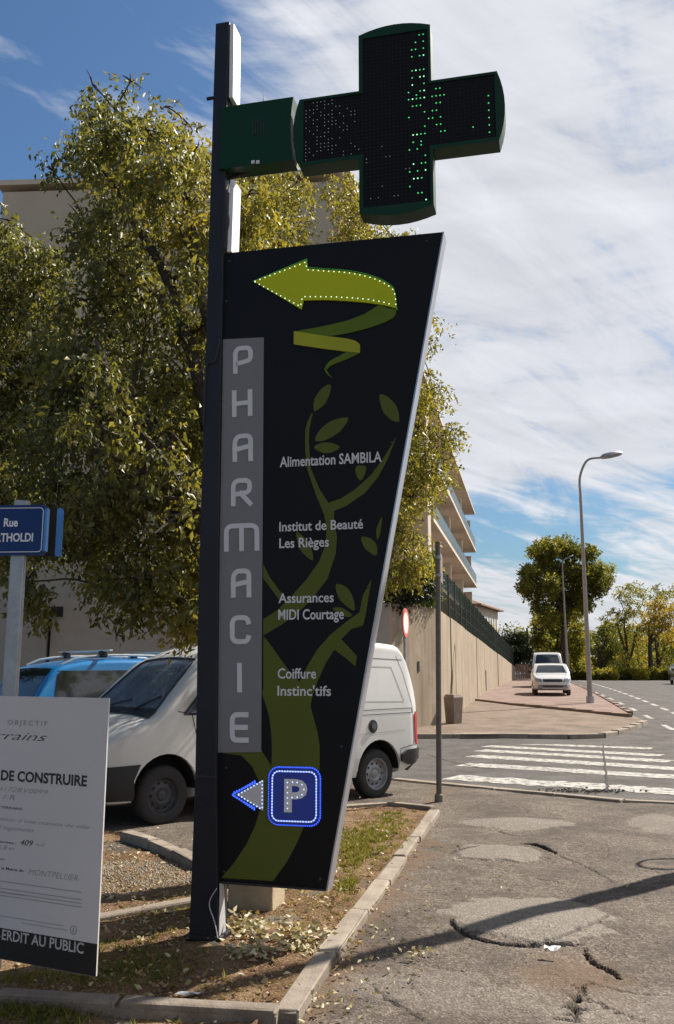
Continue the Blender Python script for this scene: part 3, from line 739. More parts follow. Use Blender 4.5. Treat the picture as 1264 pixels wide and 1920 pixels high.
LM_dark = leafmat('evergreen_leaf', [(.008, .015, .006), (.015, .027, .009), (.026, .040, .014), (.045, .06, .02)], .2, spec=.25)
LM_grass = leafmat('grass_leaf', [(.07, .085, .018), (.15, .165, .03), (.24, .20, .08), (.30, .23, .12)], .5)
LM_dry = leafmat('dry_leaf', [(.16, .09, .04), (.30, .19, .10), (.36, .33, .18), (.50, .43, .30)], .15)

def C(px, py, D, r, dens=1.0, t=.45, ry=None, asp=1.0):
    p = AT(px, py, D); R_ = r*D/F*.98; asp = asp
    return (tuple(p), (R_*asp, (ry or min(R_*1.3, 1.3)), R_), dens, t)
def fillclumps(poly, D0, D1, n, r0, r1, dens, tf, seed):
    """clumps spread over the region of the crown; poly is the crown's outline seen from the pavement"""
    rr = random.Random(seed); out = []; xs = [p[0] for p in poly]; ys = [p[1] for p in poly]; tries = 0
    while len(out) < n and tries < 20000:
        tries += 1; x = rr.uniform(min(xs), max(xs)); y = rr.uniform(min(ys), max(ys))
        if not pip(x, y, poly): continue
        r = rr.uniform(r0, r1); D = rr.uniform(D0, D1)
        if any(hypot(o_[0]-x, o_[1]-y) < (o_[2]+r)*.42 and abs(o_[3]-D) < 1.0 for o_ in out): continue
        out.append((x, y, r, D))
    return [C(x, y, D, r, dens*(r/45.0)**2, tf(x, y, D)) for x, y, r, D in out]

# the big tree behind the totem post
T1 = [(195, 185), (262, 160), (300, 225), (380, 285), (400, 300), (560, 420), (560, 900), (430, 1110), (375, 1150), (340, 1110), (280, 1100), (225, 1085), (160, 1085), (70, 1090), (60, 900), (70, 700), (130, 560), (135, 430), (140, 320)]
Q = 8.0/14.0                                                # the tree stands close behind the totem
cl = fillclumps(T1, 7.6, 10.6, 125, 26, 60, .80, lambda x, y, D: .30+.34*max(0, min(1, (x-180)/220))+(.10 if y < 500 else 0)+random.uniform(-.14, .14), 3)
cl += [C(x, y, D*Q+.6, r, d_, t_) for x, y, D, r, d_, t_ in ((175, 160, 14.5, 26, .16, .4), (245, 152, 14.6, 24, .13, .4), (110, 300, 14.5, 24, .22, .2), (98, 318, 14.4, 14, .10, .2), (312, 200, 14.5, 18, .06, .5), (355, 235, 14.6, 20, .10, .6),
       (372, 1145, 12.6, 28, .5, .95), (358, 1175, 12.6, 16, .22, .95), (330, 1130, 12.9, 26, .3, .7), (235, 1140, 13.5, 18, .18, .3), (275, 1135, 13.5, 14, .12, .3), (70, 1125, 13.5, 24, .3, .35), (50, 1090, 13.5, 30, .5, .3),
       (200, 1105, 13.5, 22, .25, .3), (320, 1080, 13.3, 36, .5, .6), (205, 260, 14.8, 42, .5, .45), (215, 205, 14.8, 30, .25, .45), (370, 420, 14.8, 40, .5, .8), (375, 620, 14.8, 40, .5, .75), (370, 820, 14.4, 34, .4, .75), (375, 1060, 13.6, 30, .4, .85))]
cl += [C(x, y, 6.7+random.uniform(-.1, .3), r, .16*(r/20)**2, random.uniform(.3, .7)) for x, y, r in ((300, 850, 22), (250, 800, 20), (355, 930, 20), (225, 740, 22), (330, 820, 18), (190, 680, 26), (270, 880, 18), (370, 880, 20), (150, 760, 22), (210, 830, 20))]
rr_ = random.Random(21)
for i in range(34): cl.append(C(rr_.uniform(470, 680), rr_.uniform(560, 1010), rr_.uniform(9.5, 12.6), 48, .8, .6))  # unseen clumps behind the sign, added to shade the van front
for c_ in range(len(cl)): pass
tb = Vector((-.66, 7.25, 0))
forks = [AT(466, 1060, 7.9), AT(240, 770, 7.9), AT(300, 560, 8.8), AT(420, 600, 9), AT(480, 720, 9.4), AT(240, 400, 8.8), AT(150, 830, 8.4), AT(290, 950, 8.0), AT(340, 330, 9), AT(600, 850, 10.5)]
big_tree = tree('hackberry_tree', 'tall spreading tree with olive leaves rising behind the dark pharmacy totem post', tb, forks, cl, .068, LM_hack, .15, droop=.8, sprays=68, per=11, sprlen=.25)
mb = MB()
P = crom([tuple(AT(466, 1065, 7.9)), tuple(AT(400, 975, 7.6)), tuple(AT(340, 905, 7.3)), tuple(AT(285, 840, 7.1)), tuple(AT(240, 770, 7.0)), tuple(AT(213, 715, 7.0)), tuple(AT(180, 640, 7.2))], 4)
mb.tube([Vector(p) for p in P], [.056-.042*i/len(P) for i in range(len(P))], 10)
for a, b, r in (((345, 910, 7.4), (250, 915, 7.1), .020), ((375, 945, 7.5), (255, 935, 7.2), .022), ((275, 830, 7.1), (245, 785, 7.0), .018), ((240, 770, 7.0), (150, 765, 6.9), .016), ((400, 975, 7.6), (300, 975, 7.2), .016), ((385, 950, 7.6), (420, 830, 7.8), .025), ((378, 955, 7.6), (290, 1000, 7.1), .018)):
    limb(mb, AT(*a), AT(*b), r, r*.4, .08, 6, 7)
mb.build('leaning_limb', M_bark, big_tree, smooth=True)

# tree on the terrace behind the sign
T2 = [(430, 400), (480, 350), (560, 335), (640, 335), (690, 420), (760, 450), (800, 720), (845, 770), (850, 810), (815, 880), (790, 925), (730, 960), (640, 1000), (440, 800)]
cl = fillclumps(T2, 18.5, 22.5, 95, 28, 55, .75, lambda x, y, D: .50+.25*random.random(), 11)
cl += [C(812, 740, 20, 30, .4, .5), C(848, 805, 19.6, 20, .25, .5), C(778, 862, 20, 28, .4, .6), C(738, 925, 20, 24, .4, .6), C(805, 700, 20, 14, .1, .4), C(740, 1040, 18.8, 40, .8, .75), C(775, 1020, 18.8, 34, .6, .75), C(722, 1068, 18.6, 28, .45, .8), C(778, 1062, 18.8, 26, .5, .75), C(740, 990, 19, 30, .5, .7), C(725, 432, 20, 18, .08, .6)]
tb = AT(660, 1120, 21.5); tb = Vector((-.2, 25.6-3.2, 3.3)); tb = Vector((.15, 23.4, 3.2))
forks = [AT(655, 950, 21.5), AT(560, 640, 21), AT(660, 500, 20.8), AT(740, 760, 20.4), AT(500, 480, 21), AT(735, 1000, 19.4)]
tree('hackberry_tree', 'yellow green tree on the terrace whose branches hang over the retaining wall corner', tb, forks, cl, .10, LM_hack2, .2, droop=.85, sprays=95, per=11, sprlen=.4)
# lower tree at the left edge
T3 = [(-160, 430), (-60, 380), (30, 415), (95, 470), (130, 560), (110, 700), (60, 900), (50, 1050), (-160, 1080)]
cl = fillclumps(T3, 14.5, 17, 55, 32, 60, .9, lambda x, y, D: .22+.2*random.random(), 5)
cl += [C(20, 415, 15, 24, .3, .35), C(85, 470, 15, 26, .3, .3)]
tb = Vector((-7.4, 16, 0)); forks = [AT(-190, 950, 16), AT(-60, 700, 15.8), AT(20, 560, 15.6), AT(-100, 480, 16), AT(20, 850, 15.4)]
tree('hackberry_tree', 'lower darker tree with drooping leaves behind the blue street name sign', tb, forks, cl, .118, LM_hack, .2, droop=.8, sprays=80, per=11, sprlen=.42)

# ================================================================== RETAINING WALL, TERRACE, FENCE
WLl = (-16.0, 21.6)
def retaining_wall():
    t = thing('retaining_wall', 'long tan rendered retaining wall running up along the pink pavement', 'wall', (WC[0], WC[1], 0))
    th = .3
    def panel(a, b, za, zb, nm, m, y0=None):
        mb = MB(); a, b = Vector(a), Vector(b); d = (b-a).normalized(); n = Vector((-d.y, d.x))  # n points to the terrace side
        k = max(1, int((b-a).length/2)); vs = []
        for i in range(k+1):
            p = a+(b-a)*i/k; zt = za+(zb-za)*i/k; zb_ = terr(p.y)-.1
            for q, zz in ((p, zb_), (p, zt), (p+n*th, zt), (p+n*th, zb_)): vs.append((q.x, q.y, zz))
        fs = [(4*i+j, 4*(i+1)+j, 4*(i+1)+(j+1) % 4, 4*i+(j+1) % 4) for i in range(k) for j in range(4)]+[(0, 1, 2, 3), (4*k+3, 4*k+2, 4*k+1, 4*k)]
        mb.add(vs, fs); return mb.build(nm, m, t)
    panel(WL, WC, 3.46, 3.46, 'corner_bay', M_wall)
    # bays along the road, each slightly different in plane and height, joints recessed between them
    A, B = Vector(WC), Vector(WE); N_ = 7; ts = [0, .055, .14, .24, .36, .52, .72, 1.0]
    for i in range(N_):
        a = A.lerp(B, ts[i]); b = A.lerp(B, ts[i+1]); d = (B-A).normalized(); n = Vector((-d.y, d.x)); off = (.0, .03, .0, .02, .0, .03, .01)[i]
        a = a+d*.02; panel(a-n*off, b-d*.02-n*off, 3.46-1.2*ts[i], 3.46-1.2*ts[i+1], 'wall_bay', M_wall)
    mb = MB(); d = (B-A).normalized(); n = Vector((-d.y, d.x))
    P = [(A+n*.08), (B+n*.08), (B+n*.26), (A+n*.26)]; zt = [3.43, 2.23, 2.23, 3.43]
    mb.add([(p.x, p.y, -.1) for p in P]+[(p.x, p.y, z) for p, z in zip(P, zt)], [(0, 1, 2, 3), (4, 5, 6, 7), (0, 1, 5, 4), (1, 2, 6, 5), (2, 3, 7, 6), (3, 0, 4, 7)]); mb.build('wall_core', M_kerb2, t)
    # drain slot, vent and stain strips
    for px, py, Y in ((786, 1249.5, 24.9), ):
        p = AT(px, py, Y); dd = (Vector(WC)-Vector(WL)).normalized(); mb = MB()
        s_ = (p.x-WL[0])/(WC[0]-WL[0]); q = Vector(WL).lerp(Vector(WC), s_); mb.box((q.x+.005, q.y-.005, AT(px, py, q.y).z), (.10, .02, .28), atan2(dd.y, dd.x)); mb.build('vent', M_blackplain, t)
    q = A.lerp(B, .33)-n*.035; mb = MB(); mb.box((q.x, q.y, terr(q.y)+.75), (.35, .03, .95), atan2(d.y, d.x)); mb.build('niche_panel', M_kerb2, t)
    return t
retaining_wall()
gw = thing('garden_wall', 'shaded grey rendered garden wall behind the parked cars under the tree', 'wall', (-7, 22.7, 0))
def slabwall(a, b, z0, z1, th, nm, m, parent):
    a, b = Vector(a), Vector(b); d = (b-a); c = (a+b)/2; mb = MB(); mb.box((c.x, c.y, (z0+z1)/2), (d.length, th, z1-z0), atan2(d.y, d.x)); return mb.build(nm, m, parent)
M_gw = mat('grey_render', (.40, .345, .30), .92, col2=(.31, .265, .23), nscale=1.1, bump=.2, bscale=30)
slabwall((-6.85, 21.9), (WL[0]-.02, WL[1]+.05), -.1, 3.42, .3, 'wall_panel', M_gw, gw)
slabwall((-16, 21.0), (-6.9, 21.75), -.1, 3.30, .3, 'wall_panel', M_gw, gw)
mb = MB(); p = AT(101, 1147, 21.5); mb.box((p.x, 21.5, p.z), (.42, .09, .24)); mb.build('window_slot', M_blackplain, gw)
mb = MB(); mb.box((p.x, 21.46, p.z-.15), (.5, .1, .04)); mb.build('sill', M_kerb, gw)
# terrace behind the walls
tp = [(-16.0, 21.9), (-6.9, 22.0), (WL[0], WL[1]+.3), (WC[0]-.2, WC[1]+.2), tuple(Vector(WE)+Vector((-.2, 0))), (-8, 90), (-16, 60)]
mb = MB(); vs2, tris = fill2d(densify(tp, 4), (), 4)
def tz(x, y): return 3.22-.98*min(1, max(0, (y-26)/54))
mb.add([(x, y, tz(x, y)) for x, y in vs2], tris); o = mb.build('terrace', M_earth, rec=False); fixup(o.data); struct(o)

# fence on the wall: single posts, each panel a part
def fence():
    t = thing('mesh_fence', 'dark green rigid mesh fence with posts standing on the tan retaining wall', 'fence', (WC[0], WC[1], 3.46))
    A, B = Vector(WC), Vector(WE); d = (B-A).normalized(); n = Vector((-d.y, d.x)); L_ = (B-A).length; k = int(L_/2.0); h = 1.45
    for i in range(k+1):
        s_ = i/k; p = A.lerp(B, s_)+n*.15; z = 3.46-1.2*s_; mb = MB(); mb.box((p.x, p.y, z+h/2+.02), (.07, .06, h+.1), atan2(d.y, d.x)); mb.build('post', M_fence, t)
        if i < k:
            q = A.lerp(B, (i+1)/k)+n*.15; mb = MB(); m_ = 14 if i < 14 else 8
            for j in range(1, m_):
                c = p.lerp(q, j/m_); zz = z-1.2/k*j/m_; mb.box((c.x, c.y, zz+h/2+.03), (.012 if i < 14 else .03, .012, h), atan2(d.y, d.x))
            for hh in (.08, .5, .95, 1.40):
                a_ = Vector((p.x, p.y, z+hh)); b_ = Vector((q.x, q.y, z-1.2/k+hh)); mb.tube([a_, b_], .014, 4)
            mb.build('mesh_panel', M_fence, t)
    # corner piece turning back
    mb = MB(); mb.box((A.x-.08, A.y+.2, 3.46+.85), (.09, .07, 1.75)); mb.build('post', M_fence, t)
fence()
# hedges and bushes on the terrace
def bush(label, base, clumps, leaf, m, cat='bush', name='bush', group=None, sprays=50, droop=.1, per=8):
    t = thing(name, label, cat, base, group=group); mb = MB(); B = Vector(base)
    for (c, r, dn, tt) in clumps: limb(mb, B, c, .03, .01, .05, 4, 5)
    mb.build('stems', M_bark, t); a = clump_leaves(clumps, leaf, droop, sprays, per, .25, .25); leaves_mesh('foliage', *a, m, t); return t
bush('dark glossy bush on top of the retaining wall corner', (1.9, 24.9, 3.2), [C(745, 1112, 24.3, 26, 1.6, .35), C(775, 1105, 24.6, 30, 2, .35), C(795, 1100, 24.8, 26, 1.6, .4), C(760, 1090, 25, 26, 1.5, .3), C(728, 1120, 24.0, 16, .8, .35)], .12, LM_dark)
bush('dense mid green hedge at the end of the mesh fence above the wall', (2.6, 26.0, 3.3), [C(803, 1110, 26, 22, 1.6, .8), C(806, 1080, 26, 20, 1.6, .9), C(795, 1060, 26, 18, 1.2, .9), C(800, 1125, 26, 14, 1.2, .8)], .07, leafmat('hedge_leaf', [(.03, .06, .012), (.06, .11, .02), (.10, .16, .03), (.14, .20, .04)], .3), cat='hedge', name='hedge', sprays=80)
for i, (px, py, Y, r) in enumerate(((905, 1178, 60, 18), )):
    bush('small green shrub rising above the mesh fence in front of the house', (AT(px, py, Y).x, Y, 2.6), [C(px, py, Y, r, 2, .8), C(px+6, py+16, Y, r, 2, .7)], .16, LM_plane)

# ================================================================== BUILDINGS
def apartment():
    RZ = 16.6
    t = thing('apartment_block', 'cream apartment block with stacked balconies and flat overhanging roof above the fence', 'building', (.6, 25, 3.2))
    a0 = V((.40, 25.0)); a1 = V(AT(892, 1000, 84)[:2]); d = (a1-a0).normalized(); n = V((-d.y, d.x)); L_ = (a1-a0).length   # roof edge line; n into the building
    wl = AT(3, 360, 25.7); wdt = 11.6; rz = atan2(d.y, d.x)
    def slab(s0, s1, o0, o1, z0, z1, nm, m):
        P = [a0+d*s0+n*o0, a0+d*s1+n*o0, a0+d*s1+n*o1, a0+d*s0+n*o1]; mb = MB()
        mb.add([(p.x, p.y, z) for z in (z0, z1) for p in P], [(3, 2, 1, 0), (4, 5, 6, 7), (0, 1, 5, 4), (1, 2, 6, 5), (2, 3, 7, 6), (3, 0, 4, 7)]); return mb.build(nm, m, t)
    # main volume: gable end as a skewed box so that it faces the junction
    gl = V((-10.35, 25.7)); P = [a0+V((0.0, .35))+n*0.25, a1-d*.6+n*1.9, a1-d*.6+n*11.5, gl+d*2]
    P = [a0+n*.30+d*.10, a0+n*1.9+d*1.0, a1-d*.6+n*1.9, a1-d*.6+n*11.5, gl+V((.05, 7)), gl+V((.05, .09))]
    mb = MB(); k = len(P); mb.add([(p.x, p.y, 1.0) for p in P]+[(p.x, p.y, RZ-.35) for p in P], [tuple(range(k-1, -1, -1)), tuple(range(k, 2*k))]+[(i, (i+1) % k, k+(i+1) % k, k+i) for i in range(k)]); mb.build('wall', M_facade, t)
    P = [a0, a1, a1+n*12, gl+V((-.1, 8)), gl+V((-.12, 0))]; k = len(P); mb = MB()
    mb.add([(p.x, p.y, RZ-.17) for p in P]+[(p.x, p.y, RZ) for p in P], [tuple(range(k-1, -1, -1)), tuple(range(k, 2*k))]+[(i, (i+1) % k, k+(i+1) % k, k+i) for i in range(k)]); mb.build('roof', M_slab, t)
    M_rail = glassmat('blue_rail_glass', (.08, .125, .15), .35, alpha=.3)
    M_railm = mat('rail_metal', (.10, .16, .20), .5, nscale=5)
    for z in (13.05, 9.75, 6.45):
        for (s0, s1) in ((22, L_),):
            slab(s0, s1, 0.0, 1.88, z-.22, z, 'balcony_slab', M_slab)
            rail = MB(); q = int((s1-s0)/1.5)
            slab(s0+.05, s1-.05, .05, .075, z+.12, z+.92, 'rail_glass', M_rail)
            for i in range(q+1):
                p = a0+d*(s0+.08+(s1-s0-.16)*i/q)+n*.10; rail.box((p.x, p.y, z+.5), (.05, .05, 1.0), rz)
            a_ = a0+d*(s0+.05)+n*.10; b_ = a0+d*(s1-.05)+n*.10; rail.tube([(a_.x, a_.y, z+1.0), (b_.x, b_.y, z+1.0)], .03, 6)
            e0 = a0+d*(s1-.06)+n*.10; e1 = a0+d*(s1-.06)+n*1.85; rail.tube([(e0.x, e0.y, z+1.0), (e1.x, e1.y, z+1.0)], .03, 6)
            for i in range(1, 8):
                p = e0.lerp(e1, i/8); rail.box((p.x, p.y, z+.5), (.02, .02, 1.0), rz)
            rail.build('balcony_rail', M_railm, t)
            # party walls between the flats
            for sx in range(int(s0)+4, int(s1), 11):
                slab(sx, sx+.15, .4, 1.86, z, z+2.6, 'divider', M_slab)
    # french windows on the long side
    frm = mat('window_frame_white', (.7, .7, .68), .5)
    for z in (3.3, 6.45, 9.75, 13.05):
        for sx in np.arange(24, L_-3, 5.5):
            c0 = a0+d*sx+n*1.88
            mb = MB(); mb.box((c0.x-n.x*.02, c0.y-n.y*.02, z+1.12), (2.0, .08, 2.2), rz); w_ = mb.build('window', frm, t)
            mb = MB(); mb.box((c0.x-n.x*.05, c0.y-n.y*.05, z+1.12), (1.8, .06, 2.0), rz); mb.build('pane', M_glass, w_)
    # corner column seen next to the tree and a panelled strip
    slab(20.5, 21.9, .1, 1.9, 1.0, RZ-.36, 'stair_wall', M_facade)
    # gable cladding ribs, shutters
    dg = (a0-gl).normalized()
apartment()

def house():
    t = thing('house', 'small pale house with hipped tile roof and white shutters beyond the apartment block', 'house', (14.5, 96, 2.0))
    c0 = AT(925, 1165, 92); X0 = 0; d = V((.37, .929)); n = V((-d.y, d.x)); rz = atan2(d.y, d.x)
    P0 = V((AT(934, 1165, 104).x, 104)); z0, z1 = 1.2, AT(934, 1147, 104).z; w_, l_ = 9.5, 10.5
    def q(s_, o): p = P0-d*s_+n*o; return (p.x, p.y)
    mb = MB(); P = [q(0, 0), q(l_, 0), q(l_, w_), q(0, w_)]; mb.add([(*p, z0) for p in P]+[(*p, z1) for p in P], [(0, 1, 5, 4), (1, 2, 6, 5), (2, 3, 7, 6), (3, 0, 4, 7), (4, 5, 6, 7), (3, 2, 1, 0)]); mb.build('wall', mat('house_wall', (.60, .52, .43), .9), t)
    mb = MB(); P = [q(-.6, -.6), q(l_+.6, -.6), q(l_+.6, w_+.6), q(-.6, w_+.6)]; r0 = q(3.8, w_/2); r1 = q(l_-3.8, w_/2)
    mb.add([(*p, z1) for p in P]+[(*p, z1+.15) for p in P]+[(*r0, z1+2.2), (*r1, z1+2.2)], [(3, 2, 1, 0), (0, 1, 5, 4), (1, 2, 6, 5), (2, 3, 7, 6), (3, 0, 4, 7), (4, 5, 9, 8), (5, 6, 9), (6, 7, 8, 9), (7, 4, 8)]); mb.build('roof', M_roof, t)
    fr = mat('shutter_white', (.75, .74, .70), .6)
    for s_ in (1.5, 4.0, 6.5, 9.0):
        p = q(s_, -.04); mb = MB(); mb.box((*p, z1-1.9), (1.0, .10, 2.0), rz); w2 = mb.build('window', M_glass, t)
        for e in (-.7, .7):
            p2 = q(s_+e, -.06); mb = MB(); mb.box((*p2, z1-1.9), (.42, .06, 2.0), rz); mb.build('shutter', fr, w2)
house()

# ================================================================== TOTEM
ANG = radians(13)
PD = V((cos(ANG), -sin(ANG), 0)); PN = V((-sin(ANG), -cos(ANG), 0)); PU = V((0, 0, 1))
PO = AT(410, 1660, 5.80); PO = V((PO.x, PO.y, 0))
sfr = frame(PO, PD, PU, PN)
def sp(px, py):                                             # photo point on the sign face -> (along, up)
    d = ray(px, py); o = V((0, 0, CH)); t_ = (PO-o).dot(PN)/d.dot(PN); p = o+d*t_; return ((p-PO).dot(PD), p.z)
def spl(pts): return [sp(*p) for p in pts]
gz = .05
totem = thing('pharmacy_totem', 'tall dark totem sign with green LED cross and PHARMACIE lettering on an anthracite post', 'sign', (PO.x, PO.y, gz))
# post: tapered hollow section, front plate + side
def post():
    zt = sp(420, 47)[1]; mb = MB()
    levels = [(gz-.1, 357, 413, 1770), (sp(372, 1455)[1], 369, 409, 1455), (sp(380, 1100)[1], 375, 412, 1100), (sp(390, 700)[1], 387, 417, 700), (sp(400, 200)[1], 402, 428, 200), (zt, 407, 433, 47)]
    dep = .17; rings = []
    for z, xl, xr, py in levels:
        a = sp(xl, py)[0]; b = sp(xr, py)[0]; rings.append([sfr(a, z, .03), sfr(b, z, .03), sfr(b, z, .03-dep), sfr(a, z, .03-dep)])
    vs = [p for r in rings for p in r]; fs = [(4*i+j, 4*i+(j+1) % 4, 4*i+4+(j+1) % 4, 4*i+4+j) for i in range(len(rings)-1) for j in range(4)]+[(3, 2, 1, 0), tuple(4*(len(rings)-1)+j for j in range(4))]
    mb.add(vs, fs); o = mb.build('post', M_anth, totem)
    bv = o.modifiers.new('b', 'BEVEL'); bv.width = .006; bv.segments = 2; bv.limit_method = 'ANGLE'
    mb = MB()                                              # sleeve on the lower part, joint lines
    mb2 = MB(); a = sp(367, 1455)[0]; b = sp(411, 1455)[0]; z = sp(390, 1455)[1]; mb2.plate([(a, z-.006), (b, z-.006), (b, z+.006), (a, z+.006)], sfr, .02, .036); mb2.build('sleeve_joint', M_black, totem)
    for py in (1505, 1740):
        x, z = sp(389, py); mb2 = MB(); mb2.tube([sfr(x, z, .025), sfr(x, z, .04)], .011, 8); mb2.build('bolt', M_anth, totem)
    # pale strips on the post's right flank, its sunlit side put into the colour
    for y0, y1 in ((49, 186), (340, 474)):
        z0, z1 = sp(433, y1)[1], sp(433, y0)[1]; xa0 = sp(428 if y0 > 200 else 431, y1)[0]; xa1 = sp(433, y0)[0]
        mb2 = MB(); vs = []
        for (x, z) in ((xa0, z0), (xa1, z1)):
            vs += [sfr(x+.001, z, .02), sfr(x+.03, z, .02), sfr(x+.03, z, -.13), sfr(x+.001, z, -.13)]
        mb2.add(vs, [(3, 2, 1, 0), (4, 5, 6, 7), (0, 1, 5, 4), (1, 2, 6, 5), (2, 3, 7, 6), (3, 0, 4, 7)]); mb2.build('sunlit_flank', mat('sunlit_flank_pale', (.75, .73, .74), .5, metal=.1), totem)
    # gusset plate by the foot
    mb2 = MB(); x0, x1 = sp(413, 1700)[0], sp(419, 1700)[0]
    mb2.add([sfr(x0, gz, .02), sfr(x0+.005, gz, .02), sfr(x0+.005, .36, .02), sfr(x0, .36, .02), sfr(x0, gz, -.10), sfr(x0+.005, gz, -.10), sfr(x0+.005, .36, -.04), sfr(x0, .36, -.04)], [(0, 1, 2, 3), (4, 5, 6, 7), (0, 1, 5, 4), (1, 2, 6, 5), (2, 3, 7, 6), (3, 0, 4, 7)]); mb2.build('gusset', mat('grey_gusset', (.42, .42, .43), .5), totem)
    c = sfr((sp(357, 1770)[0]+sp(413, 1770)[0])/2, gz, -.05); mb2 = MB(); mb2.bbox((c.x, c.y, gz+.0), (.235, .20, .03), .008, Matrix.Rotation(-ANG, 3, 'Z')); mb2.build('base_plate', M_anth, totem)
    # cable hanging down the post
    P = crom([tuple(sfr(*sp(x, y), .045)) for x, y in ((436, 345), (428, 385), (434, 420), (424, 470))], 6); mb2 = MB(); mb2.tube(P, .004, 5); mb2.build('cable', M_black, totem)
    P = crom([tuple(sfr(*sp(x, y), .045)) for x, y in ((417, 640), (407, 680), (392, 688), (389, 720), (386, 800))], 6); mb2 = MB(); mb2.tube(P, .005, 5); mb2.build('cable', M_black, totem)
    P = crom([tuple(sfr(*sp(x, y), .05)) for x, y in ((412, 1662), (398, 1690), (408, 1725), (414, 1755))], 6); mb2 = MB(); mb2.tube(P, .003, 5); mb2.build('cable', mat('grey_cable', (.5, .5, .5), .5), totem)
    P = [sfr(*sp(392, 192), .04), sfr(*sp(404, 190), .04)]; mb2 = MB(); mb2.tube(P, .012, 6); mb2.build('bracket_pin', M_anth, totem)
    P = [sfr(*sp(490, 186), -.05), sfr(*sp(490, 153), -.05)]; mb2 = MB(); mb2.tube(P, [.004, .001], 5); mb2.build('bird_spike', M_black, totem)
post()
# sign box
corners = spl([(419, 475), (830, 435), (611, 1671), (406, 1656)]); dep = .13
def signbox():
    mb = MB(); f = [sfr(x, z, 0) for x, z in corners]; b_ = [sfr(x, z, -dep) for x, z in corners]
    mb.add(f+b_, [(0, 1, 2, 3), (7, 6, 5, 4), (0, 4, 5, 1), (2, 6, 7, 3), (3, 7, 4, 0), (1, 5, 6, 2)]); panel = mb.build('sign_panel', M_panel, totem)
    # aluminium edge trim, right side
    e0, e1 = corners[1], corners[2]; mb = MB()
    vs = []
    for (x, z) in (e0, e1): vs += [sfr(x+.001, z, .004), sfr(x+.010, z, .004), sfr(x+.010, z, -dep-.004), sfr(x+.001, z, -dep-.004)]
    mb.add(vs, [(3, 2, 1, 0), (4, 5, 6, 7), (0, 1, 5, 4), (1, 2, 6, 5), (2, 3, 7, 6), (3, 0, 4, 7)]); mb.build('edge_trim', M_alu, totem)
    mb = MB(); c = corners; mb.plate([c[3], c[2], (c[2][0]+.0, c[2][1]+.012), (c[3][0], c[3][1]+.012)], sfr, .001, .005); mb.build('bottom_trim', M_black, totem)
    return panel
panel = signbox()
for px, py in ((424, 565), (424, 1440), (800, 452), (735, 830), (690, 1100), (640, 1400), (600, 1648), (430, 490), (420, 1635)):
    x, z = sp(px, py); mb = MB(); mb.lathe([(.009, 0), (.009, .003), (.006, .005), (.0005, .005)], 10, Matrix((PD, PU, PN)).transposed(), sfr(x, z, 0)); mb.build('screw', mat('screw_dark', (.05, .05, .055), .35, metal=.6), panel, rec=False)
M_olive = mat('olive_print', (.095, .110, .020), .5, col2=(.083, .096, .018), nscale=3, spec=.15)
z3 = lambda x, y: (380+x/3.16, 800+y/3.16)
z4 = lambda x, y: (340+x/2.528, 1280+y/2.528)
z2 = lambda x, y: (380+x/2.633, 430+y/2.633)
